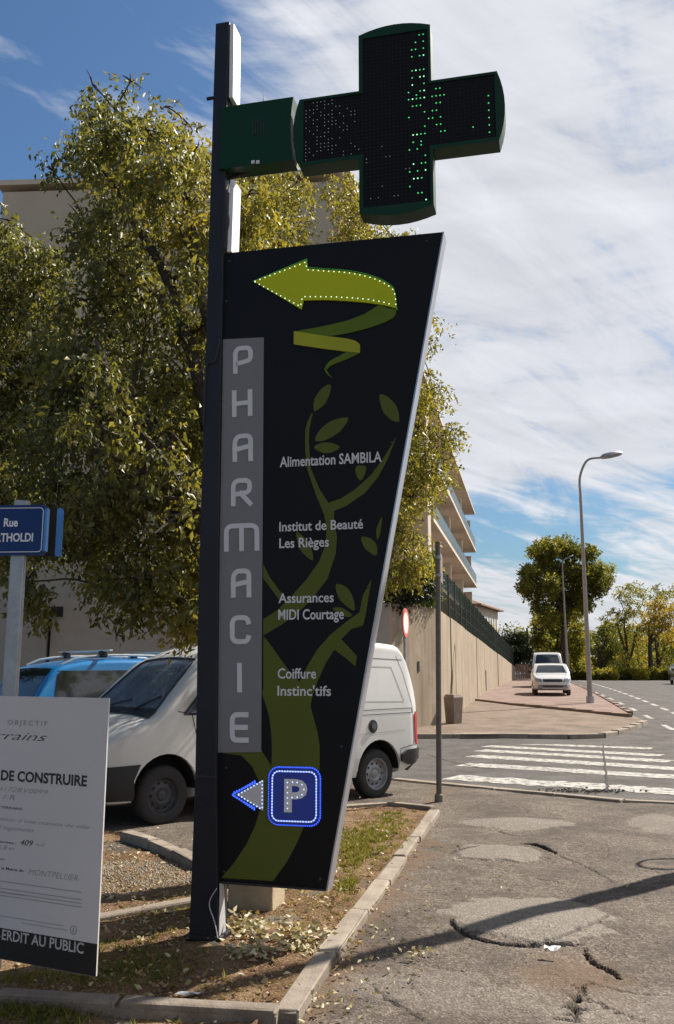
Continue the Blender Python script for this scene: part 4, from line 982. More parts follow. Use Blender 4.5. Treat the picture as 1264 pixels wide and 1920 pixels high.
def treeprint():
    mb = MB()
    # trunk with its root fork
    left = [z4(190, 925), z4(250, 855), z4(310, 765), z4(350, 680), z4(375, 600), z4(380, 530), z4(368, 465), z4(335, 395), z4(285, 345), z4(172, 330), z4(172, 318)]
    notch = [z4(378, 318), z4(400, 352), z4(427, 397), z4(430, 320), z4(428, 250), z4(415, 150), z4(385, 55)]
    up = [z3(360, 1545), z3(360, 1240), z3(380, 1262), z3(440, 1345), z3(500, 1430), z3(575, 1512), z3(620, 1420), z3(680, 1320), z3(760, 1230), z3(860, 1150), z3(930, 1100), z3(950, 1000), z3(1000, 905),
          z3(985, 1000), z3(965, 1120), z3(950, 1178), z3(880, 1200), z3(822, 1260), z3(870, 1310), z3(915, 1360), z3(905, 1420), z3(840, 1365), z3(780, 1322), z3(730, 1400), z3(685, 1500), z3(650, 1600)]
    right = [z4(612, 110), z4(625, 160), z4(645, 230), z4(656, 300), z4(656, 400), z4(640, 510), z4(600, 640), z4(550, 755), z4(500, 850), z4(435, 940)]
    mb.plate(spl(left+notch+up+right), sfr, .0003, .0012)
    br = [z3(360, 1140), z3(440, 1090), z3(540, 990), z3(620, 900), z3(690, 800), z3(728, 700), z3(735, 600), z3(720, 520), z3(670, 400), z3(620, 250), z3(608, 130), z3(608, 20), z2(505, 1000), z2(518, 950), z2(540, 905),
          z2(543, 912), z2(527, 985), z2(524, 1050), z3(632, 130), z3(642, 250), z3(690, 365), z3(745, 452), z3(820, 425), z3(900, 375), z3(1000, 285), z3(1080, 175), z3(1150, 55),
          z3(1100, 185), z3(1040, 300), z3(960, 395), z3(850, 470), z3(778, 500), z3(780, 560), z3(796, 650), z3(790, 750), z3(740, 900), z3(650, 1020), z3(560, 1108), z3(470, 1172), z3(360, 1238)]
    mb2 = MB(); mb2.plate(spl(br), sfr, .0003, .0013)
    mb.v += mb2.v and [] or []
    k = len(mb.v); mb.add(mb2.v, mb2.f)
    mb.plate(spl([z3(360, 815), z3(400, 895), z3(450, 965), z3(490, 1010), z3(460, 1035), z3(410, 965), z3(360, 900)]), sfr, .0003, .0012)
    mb.build('tree_print', M_olive, panel)
    for L_ in ([z2(550, 895), z2(552, 840), z2(590, 785), z2(630, 765), z2(630, 805), z2(605, 860), z2(570, 890)],
               [z2(555, 1040), z2(580, 990), z2(640, 945), z2(718, 930), z2(690, 985), z2(640, 1025), z2(590, 1045)],
               [z2(876, 815), z2(920, 832), z2(960, 880), z2(970, 946), z2(935, 943), z2(895, 905), z2(878, 860)],
               [z3(660, 125), z3(700, 98), z3(760, 95), z3(812, 122), z3(770, 150), z3(715, 155)],
               [z3(910, 235), z3(965, 235), z3(965, 270), z3(940, 318), z3(912, 290)],
               [z3(555, 625), z3(600, 655), z3(640, 710), z3(655, 790), z3(610, 765), z3(572, 715)],
               [z3(940, 655), z3(990, 660), z3(1030, 700), z3(1030, 762), z3(990, 745), z3(955, 710)],
               [z3(790, 935), z3(850, 950), z3(890, 1010), z3(900, 1088), z3(850, 1060), z3(805, 1010)],
               [z3(770, 1080), z3(820, 1072), z3(882, 1110), z3(870, 1127), z3(830, 1120)],
               [z3(1036, 670), z3(1030, 610), z3(1062, 535), z3(1055, 620)]):
        mb = MB(); mb.plate(crom(spl(L_), 4, True), sfr, .0003, .0016); mb.build('printed_leaf', M_olive, panel)
treeprint()
# spiral arrow, raised, with LED outline
M_lime = mat('lime_print', (.46, .50, .008), .45, col2=(.43, .47, .008), nscale=3, spec=.2); M_limed = mat('lime_print_dark', (.10, .15, .010), .45, nscale=3, spec=.2); M_limel = mat('lime_print_light', (.34, .35, .02), .45, nscale=3, spec=.2)
topc = crom([z2(520, 197), z2(600, 203), z2(720, 212), z2(840, 238), z2(925, 280), z2(950, 318), z2(957, 393)], 5)
botc = crom([z2(957, 393), z2(880, 375), z2(780, 362), z2(620, 352), z2(500, 354)], 4)
arrow = [z2(255, 260), z2(515, 155)]+topc+botc[1:]+[z2(490, 398)]
mb = MB(); mb.plate(spl(arrow), sfr, .001, .012); mb.build('spiral_arrow', M_lime, panel)
mb = MB(); mb.plate(spl([z2(872, 376), z2(920, 392), z2(957, 398)]+crom([z2(957, 400), z2(945, 435), z2(880, 468), z2(760, 505), z2(600, 530), z2(455, 506)], 4)[:-1]+[z2(455, 506), z2(600, 480), z2(720, 452), z2(800, 420)]), sfr, .001, .009); mb.build('spiral_band', M_limed, panel)
mb = MB(); mb.plate(spl([z2(452, 505)]+crom([z2(600, 528), z2(700, 540), z2(755, 553), z2(778, 572)], 3)+[z2(778, 612), z2(700, 605), z2(600, 592), z2(452, 570)]), sfr, .001, .011); mb.build('spiral_band', M_limel, panel)
mb = MB(); mb.plate(spl(crom([z2(778, 612), z2(720, 640), z2(640, 672), z2(612, 695)], 4)+crom([z2(616, 702), z2(628, 720), z2(648, 741)], 3)+crom([z2(620, 722), z2(604, 698), z2(608, 680), z2(630, 652), z2(680, 625), z2(715, 606)], 4)), sfr, .001, .009); mb.build('spiral_band', M_limed, panel)
def ledrow(path, sp_, r, off, closed=False, jitter=0):
    P = [sp(*p) for p in path]
    if closed: P = P+[P[0]]
    out = []; acc = 0; nxt = 0
    for i in range(len(P)-1):
        a, b = P[i], P[i+1]; l = hypot(b[0]-a[0], b[1]-a[1])
        while nxt <= acc+l: t_ = (nxt-acc)/l if l else 0; out.append((a[0]+(b[0]-a[0])*t_, a[1]+(b[1]-a[1])*t_)); nxt += sp_
        acc += l
    return out
def leds(mb, pts, r, off, n=6):
    for x, z in pts:
        vs = [sfr(x+r*cos(2*pi*k/n), z+r*sin(2*pi*k/n), off) for k in range(n)]+[sfr(x, z, off+r*.7)]
        mb.add(vs, [(k, (k+1) % n, n) for k in range(n)])
E_green = mat('led_pale_green', (.7, .9, .7), .3, emis=(.75, 1, .70), estr=.75); E_gdim = mat('led_green', (.1, .5, .2), .3, emis=(.06, .75, .20), estr=.55)
E_blue = mat('led_blue', (.1, .2, .9), .3, emis=(.03, .10, 1.0), estr=.75); E_bw = mat('led_ice', (.6, .7, 1), .3, emis=(.42, .55, 1.0), estr=.8)
E_off = mat('led_unlit', (.030, .028, .034), .35)
ins = lambda P: P
mb = MB(); top_in = [z2(262, 260), z2(512, 166), z2(517, 204)]+[(x, y+2.5) for x, y in topc[1:-1]]+[z2(950, 385)]
leds(mb, ledrow(top_in, .036, 0, 0), .0042, .013); bot_in = [z2(262, 264), z2(486, 385), z2(495, 336)]+[z2(x, y) for x, y in ((560, 336), (650, 337), (740, 342), (820, 350), (890, 362), (945, 378))]
leds(mb, ledrow(bot_in, .036, 0, 0), .0042, .013); stuff(mb.build('arrow_leds', E_green, panel))
# green glow rim strip round the arrow edge
mb = MB(); o_ = spl([z2(250, 260), z2(516, 149)]+[(x, y-2.2) for x, y in topc[:-1]]+[z2(962, 400)]); 
seglines(mb, [o_], sfr, .004, .0105); mb.build('arrow_rim', mat('green_rim', (.05, .25, .03), .4, emis=(.06, .45, .03), estr=.12), panel)

# PHARMACIE strip and letters
mb = MB(); mb.plate(spl([(419, 637), (495, 633), (490, 1410), (407, 1411)]), sfr, .0, .006); strip = mb.build('letter_strip', mat('grey_strip', (.19, .185, .19), .5, col2=(.175, .17, .175), nscale=3, spec=.3), totem)
M_let = mat('letter_silver', (.60, .59, .60), .5, col2=(.55, .54, .55), nscale=6, spec=.3)
def stroke_letter(ch, x0, y0, x1, y1, name='letter'):
    """rounded technical capitals; box given in photo pixels"""
    a = sp(x0, y1); b = sp(x1, y1); c = sp(x0, y0); L_, W_ = a[0], b[0]-a[0]; H = c[1]-a[1]; base = a[1]; sk = c[0]-a[0]
    r = .35
    def arc(cx, cy, rx, ry, a0, a1, n=5): return [(cx+rx*cos(radians(a0+(a1-a0)*i/n)), cy+ry*sin(radians(a0+(a1-a0)*i/n))) for i in range(n+1)]
    S_ = {'P': [[(.0, .0), (.0, .72)]+arc(.3, .72, .3, .28, 180, 90)+[(.6, 1)]+arc(.72, .80, .28, .2, 90, 0)+[(1, .62)]+arc(.72, .62, .28, .2, 0, -90)+[(.18, .34)]],
          'H': [[(0, 0), (0, 1)], [(1, 0), (1, 1)], [(0, .48), (1, .52)]],
          'A': [[(0, 0), (0, .68)]+arc(.38, .68, .38, .32, 180, 90)+[(.65, 1)]+arc(.74, .82, .26, .18, 90, 0)+[(1, 0)], [(.0, .42), (1, .56)]],
          'R': [[(0, 0), (0, .70)]+arc(.35, .70, .35, .30, 180, 90)+[(.6, 1)]+arc(.68, .82, .30, .18, 90, 0)+[(.98, .66)]+arc(.68, .66, .30, .2, 0, -90)+[(.25, .42)], [(.45, .44), (1.0, 0)]],
          'M': [[(0, 0), (0, .74)]+arc(.2, .74, .2, .26, 180, 90)+[(.76, 1)]+arc(.8, .78, .2, .22, 90, 0)+[(1, 0)], [(.5, 0), (.5, 1)]],
          'C': [[(1, .82)]+arc(.72, .80, .28, .2, 10, 90)+[(.35, 1)]+arc(.35, .72, .35, .28, 90, 180)+[(0, .28)]+arc(.32, .26, .32, .26, 180, 270)+[(.7, 0)]+arc(.72, .20, .28, .2, 270, 350)],
          'I': [[(.5, 0), (.5, 1)]],
          'E': [[(1, 1), (.35, 1)]+arc(.30, .74, .30, .26, 90, 180)+[(0, .24)]+arc(.26, .22, .26, .22, 180, 270)+[(1, 0)], [(0, .5), (.95, .5)]]}[ch]
    wd = .031; mb = MB(); i = wd/2
    for q, ln in enumerate(S_):
        P = [(L_+i+x*(W_-wd)+sk*y, base+(y*(H-wd)+i if True else 0)) for x, y in ln]
        # extend vertical ends to the baseline / cap line
        offs = []
        n = len(P); lft = []; rgt = []
        for k in range(n):
            a_ = P[max(k-1, 0)]; b_ = P[min(k+1, n-1)]; dx, dy = b_[0]-a_[0], b_[1]-a_[1]; l = hypot(dx, dy) or 1; nx, ny = -dy/l*wd/2, dx/l*wd/2
            e = 0
            ex = ey = 0
            if k == 0: ex, ey = -dx/l*i, -dy/l*i
            if k == n-1: ex, ey = dx/l*i, dy/l*i
            lft.append((P[k][0]+nx+ex, P[k][1]+ny+ey)); rgt.append((P[k][0]-nx+ex, P[k][1]-ny+ey))
        o0 = .0065+.0006*q
        for k in range(n-1):
            quad = [lft[k], lft[k+1], rgt[k+1], rgt[k]]
            mb.add([sfr(x, y, o0+.004) for x, y in quad]+[sfr(x, y, o0-.001) for x, y in quad], [(0, 1, 2, 3), (0, 1, 5, 4), (2, 3, 7, 6)]+([(0, 3, 7, 4)] if k == 0 else [])+([(1, 2, 6, 5)] if k == n-2 else []))
    return mb.build(name, M_let, strip)
for ch, x0, y0, x1, y1 in (('P', 438, 651, 475, 702), ('H', 436, 733, 474, 783), ('A', 437, 815, 475, 867), ('R', 434, 898, 474, 950), ('M', 421, 983, 487, 1035), ('A', 434, 1067, 472, 1121), ('C', 432, 1154, 471, 1208), ('I', 440, 1243, 460, 1298), ('E', 432, 1335, 467, 1392)):
    stroke_letter(ch, x0, y0, x1, y1)
M_txt = mat('text_white', (.62, .62, .62), .5, nscale=6)
for s_, x0, x1, yb, cap in (('Alimentation SAMBILA', 525, 716, 876, 19), ('Institut de Beauté', 524, 681, 996.5, 17.5), ('Les Rièges', 524, 617, 1027.5, 18), ('Assurances', 522.5, 626, 1130.5, 18), ('MIDI Courtage', 522, 645, 1162, 19), ('Coiffure', 521, 593, 1272, 19), ("Instinc'tifs", 520.5, 621, 1304, 18.5)):
    a = sp(x0, yb); b = sp(x1, yb); c = sp(x0, yb-cap)
    mb = MB(); put_text(mb, s_, sfr, a[0], b[0], a[1], c[1]-a[1], .0035, bold=.016); mb.build('tenant_lettering', M_txt, panel, rec=False)
# parking symbol and arrow
mb = MB(); bx = z4(417, 407)+z4(658, 668); c0 = sp(bx[0], bx[3]); c1 = sp(bx[2], bx[1]); mb.plate(rrect(c0[0], c0[1], c1[0], c1[1], .060, 8), sfr, .001, .012)
psign = mb.build('parking_symbol', mat('parking_blue', (.010, .035, .26), .4, emis=(.006, .02, .22), estr=.08), panel)
mb = MB(); x0, y0, x1, y1 = c0[0]+.017, c0[1]+.017, c1[0]-.017, c1[1]-.017; R2 = rrect(x0, y0, x1, y1, .045, 8); R2i = rrect(x0+.006, y0+.006, x1-.006, y1-.006, .039, 8)
mb.plate(R2, sfr, .012, .0135, [R2i]); mb.build('led_outline', mat('ice_line', (.35, .45, .8), .3, emis=(.12, .22, 1.0), estr=.5), psign)
def rowpts(P, step):
    out = []; acc = 0; nxt = 0; P = P+[P[0]]
    for i in range(len(P)-1):
        a, b = P[i], P[i+1]; l = hypot(b[0]-a[0], b[1]-a[1])
        while nxt <= acc+l: t_ = (nxt-acc)/l if l else 0; out.append((a[0]+(b[0]-a[0])*t_, a[1]+(b[1]-a[1])*t_)); nxt += step
        acc += l
    return out
mb = MB(); leds(mb, rowpts(rrect(x0+.003, y0+.003, x1-.003, y1-.003, .042, 8), .017), .0052, .0136); stuff(mb.build('outline_leds', E_bw, psign))
mb = MB(); leds(mb, rowpts(rrect(c0[0]-.003, c0[1]-.003, c1[0]+.003, c1[1]+.003, .062, 8), .014), .006, .006); stuff(mb.build('rim_leds', E_blue, psign))
mb = MB(); a = sp(*z4(490, 605)); b = sp(*z4(600, 605)); c = sp(*z4(490, 458)); put_text(mb, 'P', sfr, a[0], b[0], a[1], c[1]-a[1], .0137, bold=.035); mb.build('letter_p', mat('letter_white', (.72, .72, .74), .5), psign, rec=False)
mb = MB(); P_ = [z4(x, y) for x, y in ((506, 595), (506, 570), (506, 545), (506, 520), (506, 495), (506, 472), (530, 470), (552, 472), (575, 482), (584, 505), (575, 530), (552, 542), (528, 543))]; leds(mb, spl(P_), .0045, .0142); stuff(mb.build('letter_leds', E_bw, psign))
mb = MB(); mb.plate(spl([z4(262, 530), z4(390, 460), z4(390, 606)]), sfr, .001, .010); pa = mb.build('parking_arrow', M_let, panel)
mb = MB(); leds(mb, ledrow([z4(246, 530), z4(352, 466)], .016, 0, 0)+ledrow([z4(246, 532), z4(352, 604)], .016, 0, 0)+ledrow([z4(252, 520), z4(352, 474)], .018, 0, 0)+ledrow([z4(252, 538), z4(352, 596)], .018, 0, 0), .0068, .004); stuff(mb.build('arrow_rim_leds', E_blue, pa))
mb = MB(); leds(mb, ledrow([z4(275, 528), z4(386, 466)], .022, 0, 0)+ledrow([z4(275, 532), z4(386, 601)], .022, 0, 0)+ledrow([z4(386, 466), z4(386, 601)], .022, 0, 0), .0048, .0105); stuff(mb.build('arrow_edge_leds', E_bw, pa))

# cross
M_cg = mat('cross_green', (.003, .034, .011), .45, col2=(.0025, .028, .009), nscale=4, spec=.25); M_cf = mat('cross_face', (.006, .005, .006), .6, col2=(.004, .0035, .004), nscale=30, spec=.15)
COFF = .055
cfr = lambda x, z, o=0: sfr(x, z, o+COFF)
def cp(px, py):
    d = ray(px, py); o = V((0, 0, CH)); q = PO+PN*COFF; t_ = (q-o).dot(PN)/d.dot(PN); p = o+d*t_; return ((p-PO).dot(PD), p.z)
def cross():
    xa = cp(562, 250)[0]; xb = (cp(674, 170)[0]+cp(673, 290)[0])/2; xc = cp(810, 200)[0]; xd = cp(934, 200)[0]
    zt = cp(742, 58)[1]; zb = cp(742, 392)[1]; z1 = (cp(620, 178)[1]+cp(870, 146)[1])/2; z0 = (cp(620, 303)[1]+cp(870, 276)[1])/2
    bul = .045
    def arcx(x, za, zb_, sgn, n=8): return [(x+sgn*bul*(1-((2*i/n-1)**2)), za+(zb_-za)*i/n) for i in range(n+1)]
    def arcz(z, xa_, xb_, sgn, n=8): return [(xa_+(xb_-xa_)*i/n, z+sgn*bul*(1-((2*i/n-1)**2))) for i in range(n+1)]
    out = arcz(zt, xb, xc, 1)+arcx(xd, z1, z0, 1)[0:1]
    out = arcz(zt, xb, xc, 1)+[(xc, z1)]+arcx(xd, z1, z0, 1)+[(xc, z0)]+arcz(zb, xc, xb, -1)+[(xb, z0)]+arcx(xa, z0, z1, -1)[::1]+[(xb, z1)]
    D_ = .13
    mb = MB(); mb.plate(out, cfr, -D_, -.0); body = mb.build('led_cross', M_cg, totem)
    mb = MB(); mb.plate(out, lambda x, z, o: cfr(x, z, -D_-.001), 0, 0); mb.build('cross_back', M_cg, body)
    t_ = .028
    ins = arcz(zt-t_, xb+t_, xc-t_*.7, 0)+[(xc-t_*.7, z1-t_*.7)]+[(xd-t_*.6, z1-t_*.7), (xd-t_*.6, z0+t_)]+[(xc-t_*.7, z0+t_)]+[(xc-t_*.7, zb+t_), (xb+t_, zb+t_)]+[(xb+t_, z0+t_)]+[(xa+t_, z0+t_), (xa+t_, z1-t_*.7)]+[(xb+t_, z1-t_*.7)]
    mb = MB(); mb.plate(ins, cfr, -.0, .004); mb.build('led_board', M_cf, body)
    # frame rim standing proud
    # LED matrix
    pit = .0262; rr = random.Random(4); lit = MB(); dim = MB(); off = MB(); pale = MB()
    def inside(x, z): return pip(x, z, [(p[0], p[1]) for p in ins]) and all(pip(x+dx, z+dz, ins) for dx, dz in ((.010, 0), (-.010, 0), (0, .010), (0, -.010)))
    x = xa+.045
    while x < xd:
        z = zb+.04
        while z < zt:
            if inside(x, z):
                p = cfr(x, z); dd = p-V((0, 0, CH)); R_ = cam.matrix_basis.to_3x3().transposed(); q = R_ @ dd; u = 632+F*q.x/-q.z; v = 960-F*q.y/-q.z
                k = 0; col = int(round((x-xa)/pit)); row = int(round((z-zb)/pit))
                h = rr.random(); cellh = (((row//4)*7+(col//3)*13) % 5)/5
                if 765 < u < 803 and (v < 125 and row % 2 == 0 and u > 770 and h < .66 or 125 <= v < 400 and row % 2 == 0 and h < .35 + .3*(cellh > .5)): k = 2 if h < .16 else 1
                elif 803 <= u < 838 and 165 < v < 258 and row % 2 == 0 and h < .62: k = 1
                elif abs(u-919) < 3.5 and row % 2 == 0 and h < .85: k = 1
                elif u < 640 and h < .42: k = 3
                elif 640 <= u < 672 and h < .18: k = 3
                elif u >= 765 and h < .012: k = 1
                elif h < .05 and v > 270: k = 3
                tgt = {0: off, 1: dim, 2: lit, 3: pale}[k]; r = {0: .0042, 1: .0050, 2: .0052, 3: .0036}[k]; n = 4 if k == 0 else 6
                vs = [cfr(x+r*cos(2*pi*j/n+.78), z+r*sin(2*pi*j/n+.78), .0045) for j in range(n)]+[cfr(x, z, .0085)]
                tgt.add(vs, [(j, (j+1) % n, n) for j in range(n)])
            z += pit
        x += pit
    stuff(off.build('unlit_leds', mat('led_lens_unlit', (.022, .018, .018), .4), body, rec=False)); stuff(dim.build('green_leds', E_gdim, body)); stuff(lit.build('bright_leds', mat('led_bright_green', (.5, .9, .6), .3, emis=(.32, 1.0, .50), estr=.75), body)); stuff(pale.build('pale_leds', mat('led_pale', (.3, .34, .32), .3, emis=(.35, .42, .40), estr=.15), body))
    # raised rim
    mb = MB(); mb.plate(out, cfr, -.002, .010, [ins]); mb.build('front_frame', M_cg, body)
    # gear box between post and cross
    a = spl([(424, 192), (549, 184), (554, 303), (430, 318)]); mb = MB(); x0, x1 = a[0][0]-.02, cp(549, 250)[0]; zz1 = cp(490, 189)[1]; zz0 = cp(490, 306)[1]
    bxp = [(x0, zz0), (x1, zz0)]+[(x1+.0-.018*(1-((2*i/6-1)**2)), zz0+(zz1-zz0)*i/6) for i in range(1, 6)]+[(x1, zz1), (x0, zz1)]
    mb.plate(bxp, cfr, -.15, -.006); gb = mb.build('bracket_box', M_cg, totem)
    for i in range(5):
        mb = MB(); mb.box(tuple(cfr(cp(474+i*5, 235)[0], cp(474, 238)[1], -.005)), (.006, .006, .12), -ANG); mb.build('vent_slot', M_black, gb)
    for px in (474, 483):
        x_, z_ = cp(px, 303); mb = MB(); mb.plate([(x_-.012, z_-.012), (x_+.012, z_-.012), (x_+.012, z_+.012), (x_-.012, z_+.012)], cfr, -.006, -.003); mb.build('sticker', M_txt, gb)
    x_, z_ = cp(556, 250); mb = MB(); mb.tube([cfr((x1+xa)/2-.02, z_-.1, -.1), cfr((x1+xa)/2+.06, z_-.1, -.1)], .06, 12); mb.build('pivot', M_anth, totem)
    mb = MB(); mb.tube([cfr(x0+.03, zz0-.03, -.1), cfr(x0+.2, zz0+.01, -.1)], .012, 6); mb.build('stay', M_anth, totem)
cross()

# concrete block behind the totem, unseen upper part added to widen the ground shadow
mb = MB(); c = G(478, 1716); R_ = Matrix.Rotation(radians(-13), 3, 'Z'); mb.bbox((c.x, c.y+.13, .63), (.32, .30, 1.3), .012, R_)
tag(mb.build('concrete_pillar', mat('block_concrete', (.42, .34, .22), .92, col2=(.30, .235, .15), nscale=6, bump=.5, bscale=60)), 'square tan concrete pillar in the bed, foot visible under the totem sign, unseen height added for its shadow', 'pillar')

# ================================================================== STREET NAME SIGN
def plate_sign():
    Y = 5.15; c = AT(20, 1300, Y); t = thing('street_name_sign', 'grey post with blue enamel street plate reading Rue THOLDI at left edge', 'street sign', (c.x, Y, .05))
    mb = MB(); a = AT(38, 944, Y+.03); mb.bbox((AT(22, 1100, Y).x, Y+.06, 1.25), (.085, .05, 2.5), .008); mb.bbox((AT(30, 940, Y).x, Y+.06, AT(30, 940, Y).z-.02), (.06, .05, .06), .008)
    mb.v = []; mb.f = []
    p0 = AT(20, 1290, Y); p1 = AT(30, 936, Y); xx = (p0.x+p1.x)/2+.0
    mb.bbox((xx, Y+.05, (p1.z+.05)/2), (.082, .045, p1.z-.05+.0), .008); mb.build('post', M_galv, t)
    M_bl = mat('enamel_blue', (.010, .035, .14), .4, col2=(.008, .028, .12), nscale=4, spec=.25); M_ble = mat('enamel_blue_edge', (.04, .20, .55), .3)
    def plate(px1, pyT, pyB, Yp, rot, name, wd, txt, mm=None):
        q = AT(px1, (pyT+pyB)/2, Yp); h = AT(px1, pyT, Yp).z-AT(px1, pyB, Yp).z; d = V((cos(rot), sin(rot), 0)); n = V((sin(rot), -cos(rot), 0))
        fr = frame(q-V((0, 0, h/2)), d, PU, n)
        mb = MB(); mb.plate(rrect(-wd, 0, 0, h, .03), fr, -.035, 0); 
        pl = mb.build(name, mm or M_bl, t); mb = MB(); mb.plate(rrect(-wd, 0, 0, h, .03), fr, -.0355, -.0351); mb.build('plate_back', M_black, pl)
        if txt:
            o_ = rrect(-wd+.016, .016, -.018, h-.016, .022); i_ = rrect(-wd+.020, .020, -.022, h-.020, .019); mb = MB(); mb.plate(o_, fr, .0, .002, [i_]); mb.build('border_line', M_pw, pl)
        return pl, fr, h
    M_pw = mat('enamel_white', (.68, .70, .75), .3)
    pl, fr, h = plate(86, 946, 1040, Y, radians(-4), 'name_plate', .50, True)
    u = 1.0/F*5.05
    def tx(s_, x1, x0, yb, cap, nm):
        mb = MB(); X1 = (x1-86)*u; X0 = (x0-86)*u; put_text(mb, s_, fr, X0, X1, (1040-yb)*u*.985, cap*u, .003, bold=.028)
        mb.build(nm, M_pw, pl, rec=False)
    tx('Rue', 30, 2, 983, 16, 'lettering'); tx('BARTHOLDI', 62, -34, 1013, 16, 'lettering')
    pl2, fr2, h2 = plate(115, 953, 1043, Y+.16, radians(8), 'second_plate', .46, False, M_blackplain)
    mb = MB(); mb.plate(rrect(-.030, .0, .002, h2, .012), fr2, -.037, .003); mb.build('edge_rim', M_ble, pl2)
    mb = MB(); mb.plate(rrect(-.012, .02, .003, h-.02, .004), fr, -.036, .0015); mb.build('edge_rim', M_ble, pl)
    mb = MB(); mb.bbox((AT(60, 1000, Y).x-.15, Y+.1, AT(60, 1000, Y).z), (.2, .12, .18), .005); mb.build('clamp', M_blackplain, t)
plate_sign()

# ================================================================== PERMIT BOARD
def board():
    YR = 4.30; tr = AT(198, 1309, YR); br = AT(180, 1832, YR); rot = radians(-26); roll = radians(0.25)
    d = V((cos(rot), sin(rot), 0)); n = V((sin(rot), -cos(rot), 0)); u = V((0, 0, 1))
    d2 = d*cos(roll)-u*sin(roll); u2 = u*cos(roll)+d*sin(roll)
    o = br; h = (tr-br).length; wd = .86
    t = thing('permit_board', 'white building permit notice board with black strip reading ERDIT AU PUBLIC', 'notice board', (o.x-.3, o.y, .05))
    fr = frame(o, d2, u2, n)
    mb = MB(); mb.plate(rrect(-wd, 0, 0, h, .004, 2), fr, -.008, 0); bd = mb.build('board', mat('board_white', (.60, .57, .555), .55, col2=(.55, .525, .515), nscale=1.5), t)
    def bp(px, py):
        r_ = ray(px, py); oo = V((0, 0, CH)); k = (o-oo).dot(n)/r_.dot(n); p = oo+r_*k; q = p-o; return (q.dot(d2), q.dot(u2))
    hs = bp(181, 1770)[1]
    mb = MB(); mb.plate([(-wd+.001, .001), (-.001, .001), (-.001, hs), (-wd+.001, hs)], fr, .0, .001); mb.build('black_strip', mat('strip_black', (.012, .011, .010), .5), t)
    ink = mat('ink_black', (.02, .02, .022), .6); inkg = mat('ink_grey', (.22, .21, .21), .6, col2=(.30, .29, .29), nscale=30); inkl = mat('ink_faint', (.36, .345, .34), .6); iw = mat('strip_white', (.55, .54, .52), .5, col2=(.4, .39, .38), nscale=20)
    def tx(s_, px1, py, px0, cap, m, bold=.0, shear=0, off=.0012, space=1.0, nm='lettering'):
        b = bp(px1, py); a = bp(px0, py); c = bp(px1, py-cap); mb = MB(); 
        put_text(mb, s_, fr, a[0], b[0], b[1], c[1]-b[1], off, bold, shear, space); mb.build(nm, m, bd, rec=False)
    tx('DE CONSTRUIRE', 163, 1474, 1, 19.5, ink, .030); tx('PERMIS', -8, 1474-6, -94, 19, ink, .030)
    tx('OBJECTIF', 89, 1361, 14, 9, inkg, .0, 0, space=1.3); tx('Terrains', 88, 1390, -45, 16, ink, -.012, .45)
    tx('ERDIT AU PUBLIC', 157, 1788, 2, 20, iw, .016, off=.0016); tx('CHANTIER INT', 0, 1774, -118, 20, iw, .016, off=.0016)
    tx('034172RV0099', 90, 1490, -20, 9, inkg, -.015, .3); tx('/ R', 28, 1500, 5, 9, inkg, -.005, .2)
    tx('DU TERRAINS', 42, 1519, -14, 4.5, ink, .0)
    tx("extension d une maison de ville", 168, 1555, -30, 8, inkg, -.012, .35); tx('et 4 logements', 64, 1561, -20, 8, inkg, -.012, .35)
    tx('autorisee :', 30, 1583, -10, 4.5, ink, .008); tx('409', 62, 1587, 38, 11, ink, .0, .3); tx('m2', 84, 1587, 66, 6, inkg, -.01, .3)
    tx('5,8 m', 27, 1595, -4, 8, inkg, -.01, .3); tx('terrain', 9, 1613, -20, 4, ink, .0)
    tx('la Mairie de', 44, 1635, 3, 5, ink, .01); tx('MONTPELLIER', 146, 1652, 53, 12, inkg, -.015, .25)
    for i, yy in enumerate((1660, 1667, 1674, 1681, 1688)):
        a = bp(-30, yy-2); b = bp(153 if i != 1 else 52, yy+13); mb = MB(); mb.v = []; mb.f = []
        rr = random.Random(i); segs = []; x = a[0]
        while x < b[0]:
            l = rr.uniform(.010, .03); segs.append([(x, b[1]), (min(x+l, b[0]), b[1])]); x += l+.004
        seglines(mb, segs, fr, .0042, .0012); mb.build('small_print', inkl, bd, rec=False)
    for yy, xa, xb in ((1728, -20, 120), (1736, 40, 125)):
        a = bp(xa, yy); b = bp(xb, yy+8); mb = MB(); seglines(mb, [[(a[0], b[1]), (b[0], b[1])]], fr, .003, .0012); mb.build('small_print', inkl, bd, rec=False)
    c = bp(138, 1744); mb = MB(); P = [(c[0]+.018*cos(k*pi/8), c[1]+.018*sin(k*pi/8)) for k in range(17)]; seglines(mb, [P, [(c[0]-.006, c[1]-.01), (c[0], c[1]+.008), (c[0]+.006, c[1]-.01)]], fr, .003, .0012); mb.build('round_mark', inkg, bd, rec=False)
    for x in (-.74, -.83):
        p = fr(x, 0, -.03); mb = MB(); mb.box((p.x, p.y, h*.4+.05), (.04, .04, h*.8), rot); mb.build('stake', mat('stake_wood', (.34, .24, .14), .9), t)
board()

